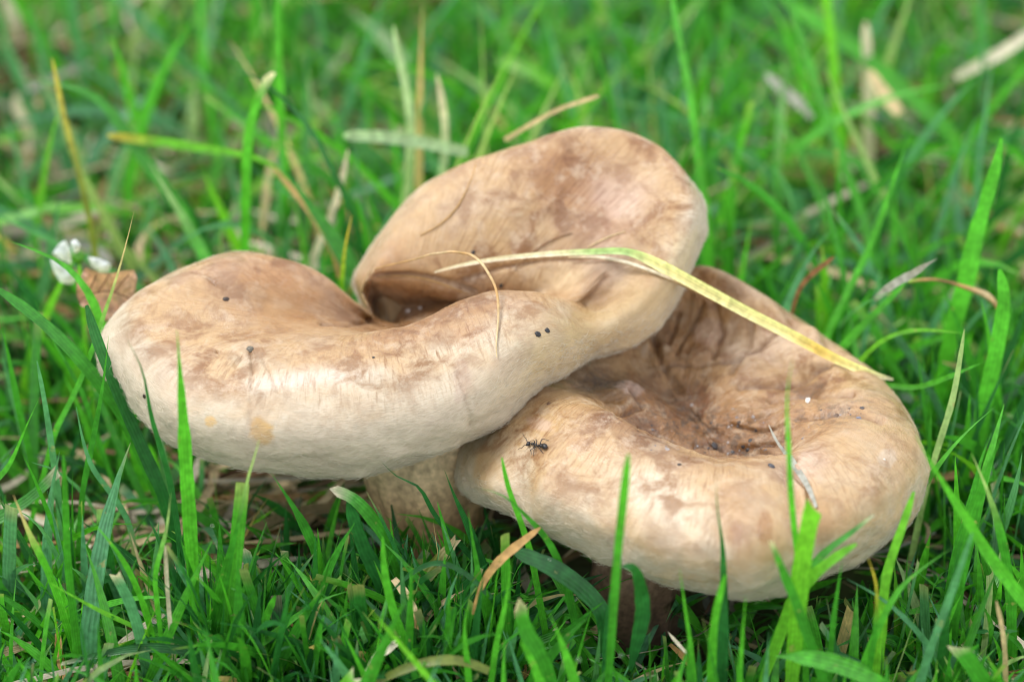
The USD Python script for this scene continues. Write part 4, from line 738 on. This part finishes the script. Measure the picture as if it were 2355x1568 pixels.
# ------------------------------------------------------------------ small things on the caps
def skin(px, py, lift=0.0):
    h = hit(px, py)
    return h[0] + h[1] * lift * MM, h[1]
def tube(pts, rad, sides=7):
    P = np.asarray(pts, float); T = unit(np.gradient(P, axis=0)); k = len(P)
    a = unit(np.cross(T, np.where(np.abs(T[:, 2:]) < 0.9, [[0, 0, 1.0]], [[1.0, 0, 0]]))); b = np.cross(T, a)
    th = np.linspace(0, 2 * np.pi, sides + 1); rad = np.broadcast_to(rad, (k,))
    Q = P[:, None] + rad[:, None, None] * (np.cos(th)[None, :, None] * a[:, None] + np.sin(th)[None, :, None] * b[:, None])
    Q = np.concatenate([np.repeat(P[:1, None], sides + 1, 1), Q, np.repeat(P[-1:, None], sides + 1, 1)])
    return Q.reshape(-1, 3), grid_faces(k + 2, sides + 1)[:, ::-1]
def strand(pts, on=None, lift=0.4, n=60, y=None, taut=False):
    """A thread traced over the skin; where it leaves the caps it goes on at the depth y."""
    q = spline(np.array(pts, float), n); out = []
    for i, p in enumerate(q):
        h = hit(*p); l = np.interp(i / (n - 1), np.linspace(0, 1, len(lift)), lift) if np.ndim(lift) else lift
        yy = None if y is None else np.interp(i / (n - 1), np.linspace(0, 1, len(y)), y)
        out.append(EYE + (h[0] - EYE) * (1 - l * MM / np.linalg.norm(h[0] - EYE)) if h is not None and (yy is None or np.isnan(yy)) else at(*p, yy if yy is not None and not np.isnan(yy) else (out[-1][1] / MM if out else 0)))
    from scipy.ndimage import gaussian_filter1d
    out = np.array(out)
    if taut:                                                        # a stiff stalk spans the hollows: pulled straight between the places where it touches
        iv = 1 / ((out - EYE) @ FWD); x = np.r_[0, np.cumsum(np.linalg.norm(np.diff(q, axis=0), axis=1))]; hull = []
        for i in range(n):
            while len(hull) > 1 and (iv[hull[-1]] - iv[hull[-2]]) * (x[i] - x[hull[-2]]) <= (iv[i] - iv[hull[-2]]) * (x[hull[-1]] - x[hull[-2]]): hull.pop()
            hull.append(i)
        nv_ = np.interp(x, x[hull], iv[hull]); out = EYE + (out - EYE) * (iv / nv_)[:, None]
    return gaussian_filter1d(out, 2.0, axis=0, mode='nearest')
def along(stops, k):
    c = np.array([HUE[h] for h in stops]); return np.stack([np.interp(np.linspace(0, 1, k), np.linspace(0, 1, len(c)), c[:, j]) for j in range(3)], -1)

# the long straw lying over both caps: the leaf sheath and a thinner strand beside it
k = 90
P = strand([(985,630),(1050,612),(1112,600),(1189,590),(1304,581),(1382,578),(1440,577),(1492,597),(1574,640),(1640,676),(1756,738),(1833,777),(1910,819),(2006,860),(2062,874)], n=k, lift=[0.4,0.5,0.6,0.6,0.6,0.6,0.6,0.6,0.6,0.6,0.5], taut=True)
st_t = thing('straw', 'long yellowing straw lying across both caps with a green joint', 'straw')
W = np.interp(np.linspace(0, 1, k), [0, .1, .3, .42, .5, .6, .8, .93, 1], [3, 8, 13, 16, 27, 27, 25, 18, 5]) / 2 * px_size(P)
view = unit(EYE - P)
V, F, uv = ribbon(P[None], W[None], (view + 0.15 * UPV)[None], vee=0.28)
sc = along(['bone', 'bone', 'bone', 'bone', 'pale', 'pale', 'wheat', 'wheat', 'wheat', 'wheat', 'gold', 'wheat', 'bone'], k) * 1.12
fr_ = meshkit.fbm(np.c_[np.arange(k) * 0.35, np.zeros(k), np.zeros(k)], 3, 4)[:, None]
sc3 = np.stack([sc * (0.95 + 0.4 * fr_), sc * np.array([0.85, 0.82, 0.7]), sc * (1.0 + 0.35 * fr_) * np.array([0.95, 1.05, 0.85])], 1).reshape(-1, 3)
obj('sheath', (V, F), STRAW, st_t, tint=sc3, uv=uv)
P2 = strand([(1300,592),(1382,592),(1450,606),(1520,632),(1590,664),(1650,694),(1700,716)], n=50, lift=[0.5,0.7,0.8,0.8,0.8,0.7], taut=True)
V, F = tube(P2, np.interp(np.linspace(0, 1, 50), [0, .2, .8, 1], [.12, .34, .3, .1]) * MM)
obj('strand', (V, F), STRAW, st_t, tint=np.repeat(along(['straw', 'bone', 'bone', 'straw', 'tan', 'wheat'], 52), 8, 0))
P = strand([(853,622),(900,608),(965,594),(995,582),(1019,583),(1040,576),(1061,583),(1080,582),(1092,592),(1108,603),(1119,622),(1139,655),(1146,693),(1146,747),(1140,794),(1144,828)], lift=[0.5,0.6,0.7,0.7,0.6,0.6,0.5], taut=True)
V, F = tube(P, np.interp(np.linspace(0, 1, 60), [0, .3, .5, .8, 1], [.10, .19, .24, .2, .07]) * MM)
tp = obj('dry_tendril', (V, F), STRAW, tint=np.repeat(along(['tan', 'tan', 'straw', 'tan', 'straw', 'tan', 'straw', 'straw'], 62), 8, 0), label='thin curled dry tendril hooking over the front ridge of the upper cap', cat='tendril')
for lab, pts, r, hue in [
    ('long thin brown fibre curving over the back wall of the upper cap', [(961,543),(1000,524),(1034,497),(1058,466),(1073,436),(1090,395),(1094,372)], .14, 'tan'),
    ('short pale fibre ending near the green joint of the straw', [(1392,606),(1350,570),(1400,545),(1440,532)][1:], .13, 'straw'),
    ('fibre bending under the straw on the back wall of the upper cap', [(1180,625),(1215,590),(1260,556),(1300,540),(1318,536)], .12, 'brown'),
    ('brown fibre lying along the lip of the hollow in the upper cap', [(860,640),(919,634),(996,646),(1040,662),(1080,678)], .13, 'tan'),
    ('hair thin brown fibre hanging in the shaded side of the lower cap', [(1613,700),(1594,745),(1572,790),(1555,817)], .12, 'brown')]:
    P = strand(pts, n=40, lift=0.15); V, F = tube(P, np.interp(np.linspace(0, 1, 40), [0, .5, 1], [.6, 1, .5]) * r * MM, 6)
    obj('fibre', (V, F), STRAW, tint=np.repeat(along([hue, hue], 42), 7, 0), label=lab, cat='fibre')
blade('withered grey blade stuck down over the right ridge of the lower cap', 'grey', [5, 7, 12, 17, 14, 8], [(1767,975),(1790,1020),(1815,1052),(1838,1085),(1858,1118),(1878,1168)], -40, 0, 'r', name='dry_grass_blade', cat='dry grass', mat=STRAW, on=(0, 1), lift=0.5, grow=False, roll=0.0)
# the brown thread at the tip of the slanting blade on the right
P = np.array([at(*p, y) for p, y in zip(spline(np.array([(2088,648),(2115,644),(2160,644),(2200,654),(2237,666),(2270,680),(2290,700),(2301,726),(2296,752),(2288,772),(2296,786),(2312,795)], float), 60), np.linspace(19, 14, 60))])
V, F = tube(P, np.interp(np.linspace(0, 1, 60), [0, .25, .45, .52, .6, .8, 1], [.3, .22, .5, .62, .4, .32, .06]) * MM)
obj('dry_tendril', (V, F), STRAW, tint=np.repeat(along(['lime', 'tan', 'brown', 'tan', 'straw', 'tan', 'brown', 'tan', 'brown'], 62), 8, 0), label='curly brown withered thread hanging in the grass at the right', cat='tendril')

def crumb_mesh(c, n, r, seed, flat=0.6):
    m = trimesh.creation.icosphere(2); q = np.random.default_rng(seed)
    V = m.vertices * (0.55 + 0.9 * meshkit.fbm(m.vertices * 1.7 + seed, 3, seed))[:, None]
    a = unit(np.cross(n, q.normal(size=3))); b = np.cross(n, a)
    V = c + r * (V[:, :1] * a * q.uniform(0.8, 1.4) + V[:, 1:2] * b + V[:, 2:] * n * flat)
    return V, m.faces
for i, (px, py, r, c, lab) in enumerate([
    (1237, 769, 7.5, (.012, .011, .012), 'larger of two black specks on the front ridge of the upper cap'),
    (1259, 760, 5.5, (.012, .011, .012), 'smaller of two black specks on the front ridge of the upper cap'),
    (575, 804, 8.5, (.10, .085, .06), 'grey brown grit grain on the front ridge of the upper cap'),
    (519, 688, 6.0, (.03, .018, .012), 'dark speck on the left lobe of the upper cap'),
    (332, 911, 5.5, (.03, .012, .010), 'tiny dark seed at the left edge of the upper cap'),
    (859, 822, 3.0, (.012, .011, .012), 'tiny black dot below the hollow of the upper cap'),
    (1088, 581, 5.0, (.010, .010, .010), 'black speck where the dry tendril bends over'),
    (1152, 657, 5.0, (.02, .018, .016), 'dark crumb on top of the front ridge of the upper cap'),
    (1262, 928, 5.0, (.12, .06, .03), 'reddish crumb above the ant on the lower cap'),
    (1774, 1072, 8.0, (.05, .048, .055), 'bluish black grain on the front ridge of the lower cap'),
    (1644, 1025, 9.0, (.04, .034, .034), 'dark clod at the inner edge of the lower cap'),
    (1562, 1068, 4.0, (.03, .02, .016), 'lone dark speck before the hollow of the lower cap'),
    (1975, 962, 7.0, (.16, .16, .20), 'bluish grey flake on the right shoulder of the lower cap'),
    (1983, 938, 5.0, (.06, .05, .05), 'dark flake above the bluish grey one on the lower cap'),
    (1858, 921, 6.5, (.75, .72, .66), 'white flake in the hollow of the lower cap'),
    (938, 715, 5.0, (.62, .58, .56), 'left pale grain in the hollow of the upper cap'),
    (966, 708, 4.5, (.62, .58, .56), 'right pale grain in the hollow of the upper cap'),
    (2034, 1056, 2.5, (.60, .58, .52), 'pale flake on the right end of the lower cap')]):
    h = skin(px, py)
    V, F = crumb_mesh(h[0], h[1], r * 0.07 * MM, 100 + i)
    obj('crumb', (V, F), CRUMB, tint=np.repeat(np.array([c]), len(V), 0), label=lab, cat='crumb')
parts = []; r = np.random.default_rng(5)
seams = spline(np.array([(1475,985),(1530,1010),(1580,1032),(1650,1036),(1740,1032),(1830,1000),(1900,955),(1990,945)], float), 200)
for i in range(380):
    if i < 230: px, py = r.normal(1620, 85), r.normal(965, 34)
    else: px, py = seams[r.integers(200)] + r.normal(0, 9, 2)
    h = hit(px, py, (1,))
    if h is None or hit(px, py)[2] < h[2] - 1e-6: continue
    V, F = crumb_mesh(h[0] - h[1] * 0.00004, h[1], min(5.5, 0.7 + r.pareto(2.2) * 1.1) * 0.07 * MM, 300 + i, 0.35)
    c = np.array([(.03, .025, .025), (.07, .04, .025), (.14, .12, .12), (.10, .055, .03), (.28, .25, .24)][r.integers(5)])
    parts.append((V, F, np.zeros((len(V), 2)), np.repeat(c[None], len(V), 0)))
V, F, uv, col = join(parts)
obj('soil_crumbs', (V, F), CRUMB, tint=col, label='fine dark soil crumbs sprinkled in the hollow of the lower cap', cat='crumbs', kind='stuff')

# the ant: one body, traced on the skin of the lower cap
h0 = hit(1235, 1023)
def on_plane(cx, cy, height):
    px, py = 1162.2 + cx * 0.0771, 953.3 + cy * 0.0771
    d = ray(px, py); o_ = h0[0] + h0[1] * height * MM
    return EYE + d * (((o_ - EYE) @ h0[1]) / (d @ h0[1]))
U = 0.0771 * 0.07 * MM
def ell(cx, cy, hgt, rx, ry, rot, rz):
    s_ = m3.Manifold.sphere(1.0, 28); c = on_plane(cx, cy, hgt); e1 = unit(on_plane(cx + 50, cy, hgt) - c); e2 = np.cross(h0[1], e1)
    a = math.radians(-rot); f1 = e1 * math.cos(a) + e2 * math.sin(a); f2 = -e1 * math.sin(a) + e2 * math.cos(a)
    A = np.stack([f1 * rx * U, f2 * ry * U, h0[1] * rz * U, c], 1)
    return s_.transform(A)
def limb(pts, r0, r1):
    P = [on_plane(x, y, z) for x, y, z in pts]; out = []
    rr = np.linspace(r0, r1, len(P)) * U
    for a, b, ra, rb in zip(P[:-1], P[1:], rr[:-1], rr[1:]):
        out.append(m3.Manifold.batch_hull([m3.Manifold.sphere(ra, 8).translate(a), m3.Manifold.sphere(rb, 8).translate(b)]))
    return out
H = 0.45
bits = [ell(690, 868, H, 62, 74, 10, 60), ell(640, 900, H - .05, 26, 34, 10, 28), ell(815, 872, H, 62, 42, 12, 44), ell(895, 903, H - .02, 62, 36, 14, 38), ell(965, 922, H - .03, 44, 28, 12, 28), ell(1008, 922, H, 20, 30, 0, 42),
        ell(1085, 925, H, 70, 66, 22, 60), ell(1165, 940, H, 128, 84, 24, 76)]
bits += limb([(850, 870, H), (740, 860, H)], 16, 16) + limb([(960, 920, H), (1060, 925, H)], 16, 18)
for leg in ([(880,880,.4),(862,778,.75),(800,766,.4),(735,790,.05)], [(930,890,.4),(915,760,.7),(905,715,.05)], [(1030,905,.4),(1045,840,.6),(1085,735,.8),(1180,735,.35),(1300,772,.05)],
            [(870,940,.35),(830,1000,.6),(748,1050,.7),(765,1100,.35),(775,1185,.05)], [(905,960,.35),(870,985,.6),(850,1070,.5),(842,1230,.05)], [(970,955,.35),(1030,1020,.65),(1075,1080,.4),(1135,1160,.05)]): bits += limb(leg, 17, 7)
for f in ([(655,820,.5),(610,705,.75),(560,650,.7),(515,560,.5)], [(640,890,.45),(560,915,.7),(500,985,.5),(430,1000,.35),(370,1040,.2)]): bits += limb(f, 10, 6)
ant = bits[0]
for b in bits[1:]: ant = ant + b
ant_prim = obj('ant', ant, ANT, smooth=40, label='small black ant walking on the lower cap', cat='ant')
nv = len(UsdGeom.Mesh(ant_prim).GetPointsAttr().Get())
primvar(UsdGeom.Mesh(ant_prim), 'tint', np.repeat([[0.012, 0.010, 0.011]], nv, 0))

# short pale hairs felting the rolled edge
def felt(o, parent, n, seed, lo, hi):
    r = np.random.default_rng(seed); u = r.integers(0, o.nt - 1, n); ii = lo + (hi - lo) * r.random(n) ** 0.6; v = np.searchsorted(o.idx, ii).clip(1, o.ns - 2)
    p, nn = o.P[u, v], o.N[u, v]; tg = unit(o.P[(u + 3) % (o.nt - 1), v] - p); sg = unit(o.P[u, v + 1] - p)
    vis = (nn @ -FWD) > -0.5; p, nn, tg, sg = p[vis], nn[vis], tg[vis], sg[vis]; n = len(p)
    a = r.normal(0, 0.5, n)[:, None]; d = tg * np.cos(a) * np.where(r.random((n, 1)) < .5, 1, -1) + sg * np.sin(a)
    L = r.uniform(0.6, 1.7, n)[:, None] * MM; lift = r.uniform(0.02, 0.3, n)[:, None]
    bend = r.normal(0, 0.25, (n, 1))
    pts = np.stack([p - nn * 0.00004, p + d * L * .33 + nn * L * lift * .5, p + d * L * .66 + sg * bend * L * .3 + nn * L * lift * .8, p + d * L + sg * bend * L * .6 + nn * L * lift * .7], 1)
    c = UsdGeom.BasisCurves.Define(stage, f'{parent.GetPath()}/felt_hairs')
    c.CreateTypeAttr('linear'); c.CreateCurveVertexCountsAttr(Vt.IntArray([4] * n))
    c.CreatePointsAttr(Vt.Vec3fArray.FromNumpy(pts.reshape(-1, 3).astype(np.float32)))
    c.CreateWidthsAttr(Vt.FloatArray.FromNumpy(np.tile([4e-5, 4e-5, 3e-5, 1e-5], n).astype(np.float32))); c.SetWidthsInterpolation('vertex')
    UsdShade.MaterialBindingAPI.Apply(c.GetPrim()).Bind(FELT); tag(c.GetPrim(), kind='stuff')
FELT = usdkit.material(stage, '/World/Looks/felt', {'p': ('principled_bsdf', {'base_color': (0.52, 0.46, 0.36), 'roughness': 0.7, 'specular_ior_level': 0.2})}, [], surface='p.BSDF')
felt(capA, mushA, 11000, 1, 4.3, 5.95); felt(capB, mushB, 9000, 2, 4.7, 5.95)

# ------------------------------------------------------------------ small things in the grass
def sheet(poly, y0, bulge, n=26, seed=0, thick=0.0):
    """A petal or dead leaf: the outline (tracing units) filled with a curved sheet at the depth y0(px, py) in mm."""
    pg = shapely.Polygon(poly).buffer(-2).buffer(4).buffer(-2).segmentize(3.0)
    x0, y0_, x1, y1 = pg.bounds; cx, cy = pg.centroid.x, pg.centroid.y
    b = np.array(pg.exterior.coords)[:-1]; k = len(b); rr = np.linspace(0, 1, 9)
    G = np.array([cx, cy]) + (b - [cx, cy])[None] * rr[:, None, None]; G = np.concatenate([G, G[:, :1]], 1)
    wob = meshkit.fbm(np.concatenate([G / 22.0, np.full(G.shape[:2] + (1,), seed * 1.0)], -1), 3, seed)
    P = np.array([[at(*g, y0 + bulge * (rr[i] ** 2) + (wob[i, j] - .5) * 1.1 * abs(bulge)) for j, g in enumerate(row)] for i, row in enumerate(G)])
    return P.reshape(-1, 3), grid_faces(9, k + 1), G.reshape(-1, 2), np.repeat(rr, k + 1)
fl = thing('flower', 'small white flower beside the brown dead leaf, blurred', 'flower')
for i, poly in enumerate([[(121,582),(136,560),(150,552),(162,575),(164,608),(141,598)], [(114,594),(140,604),(162,618),(182,637),(164,654),(140,650),(124,625)], [(200,590),(228,594),(256,608),(250,626),(228,626),(210,610)], [(162,556),(174,550),(185,563),(180,580),(170,583)]]):
    pc = np.mean(poly, 0); poly = [tuple(pc + (np.array(p) - pc) * 1.0) for p in poly]
    V, F, G, q = sheet(poly, 24 - i, 0.7, seed=i + 1)
    obj('petal', (V, F), PETAL, fl, tint=np.repeat([[0.66, 0.69, 0.78]], len(V), 0))
V, F = crumb_mesh(at(179, 592, 22), unit(EYE - at(179, 592, 22)), 15 * 0.07 * MM, 77, 1.0)
obj('bud', (V, F), GRASS, fl, tint=np.repeat([[0.10, 0.32, 0.02]], len(V), 0))
blade('green stalk holding up the white flower', 'lime', [10, 12, 12], [(182, 596), (184, 640), (190, 700)], 22.5, 0, 'r', name='flower_stalk', cat='stalk')
V, F, G, q = sheet([(188,630),(196,615),(214,622),(235,628),(262,627),(285,622),(308,620),(316,640),(312,665),(300,700),(282,735),(262,748),(238,735),(215,712),(186,704),(176,680),(176,652)], 14, -2.5, seed=9)
n_ = meshkit.fbm(np.c_[G / 14.0, 0 * G[:, 0]], 4, 5)
lc = np.array([[0.64, 0.40, 0.30]]) * (0.6 + 0.8 * n_)[:, None] * np.where(q > 0.93, 0.55, 1)[:, None]
lf = thing('dead_leaf', 'curled reddish brown dead leaf beside the left of the upper cap', 'leaf')
obj('leaf_blade', (V, F), STRAW, lf, tint=lc)
for pts in ([(182,690),(225,672),(262,672),(305,690)], [(225,672),(240,650),(250,632)], [(200,682),(212,655),(222,632)], [(262,672),(280,650),(296,632)]):
    P = np.array([at(*p, 11.2) for p in spline(np.array(pts, float), 14)]); V2, F2 = tube(P, 0.12 * MM, 5)
    obj('leaf_vein', (V2, F2), STRAW, lf, tint=np.repeat([[0.22, 0.11, 0.06]], len(V2), 0))
for px, py, y, r_, lab in [(1331, 1516, -66, 5.5, 'clear water drop shining low in the grass under the lower cap'), (1428, 1506, -62, 5.0, 'water drop on the curled bluish blade'), (488, 1208, -36, 5.0, 'water drop on the grass below the upper cap'), (1264, 1286, -47, 3.5, 'tiny water drop on the broad dark leaf')]:
    m = trimesh.creation.icosphere(3, r_ * 0.07 * MM); m.apply_translation(at(px, py, y))
    obj('water_drop', m, WATER, label=lab, cat='water drop')
h = skin(1069, 1102); m = trimesh.creation.icosphere(3, 5.5 * 0.07 * MM); m.apply_translation(h[0] + h[1] * 0.2 * MM)
obj('water_drop', m, WATER, label='water drop clinging to the left edge of the lower cap', cat='water drop')
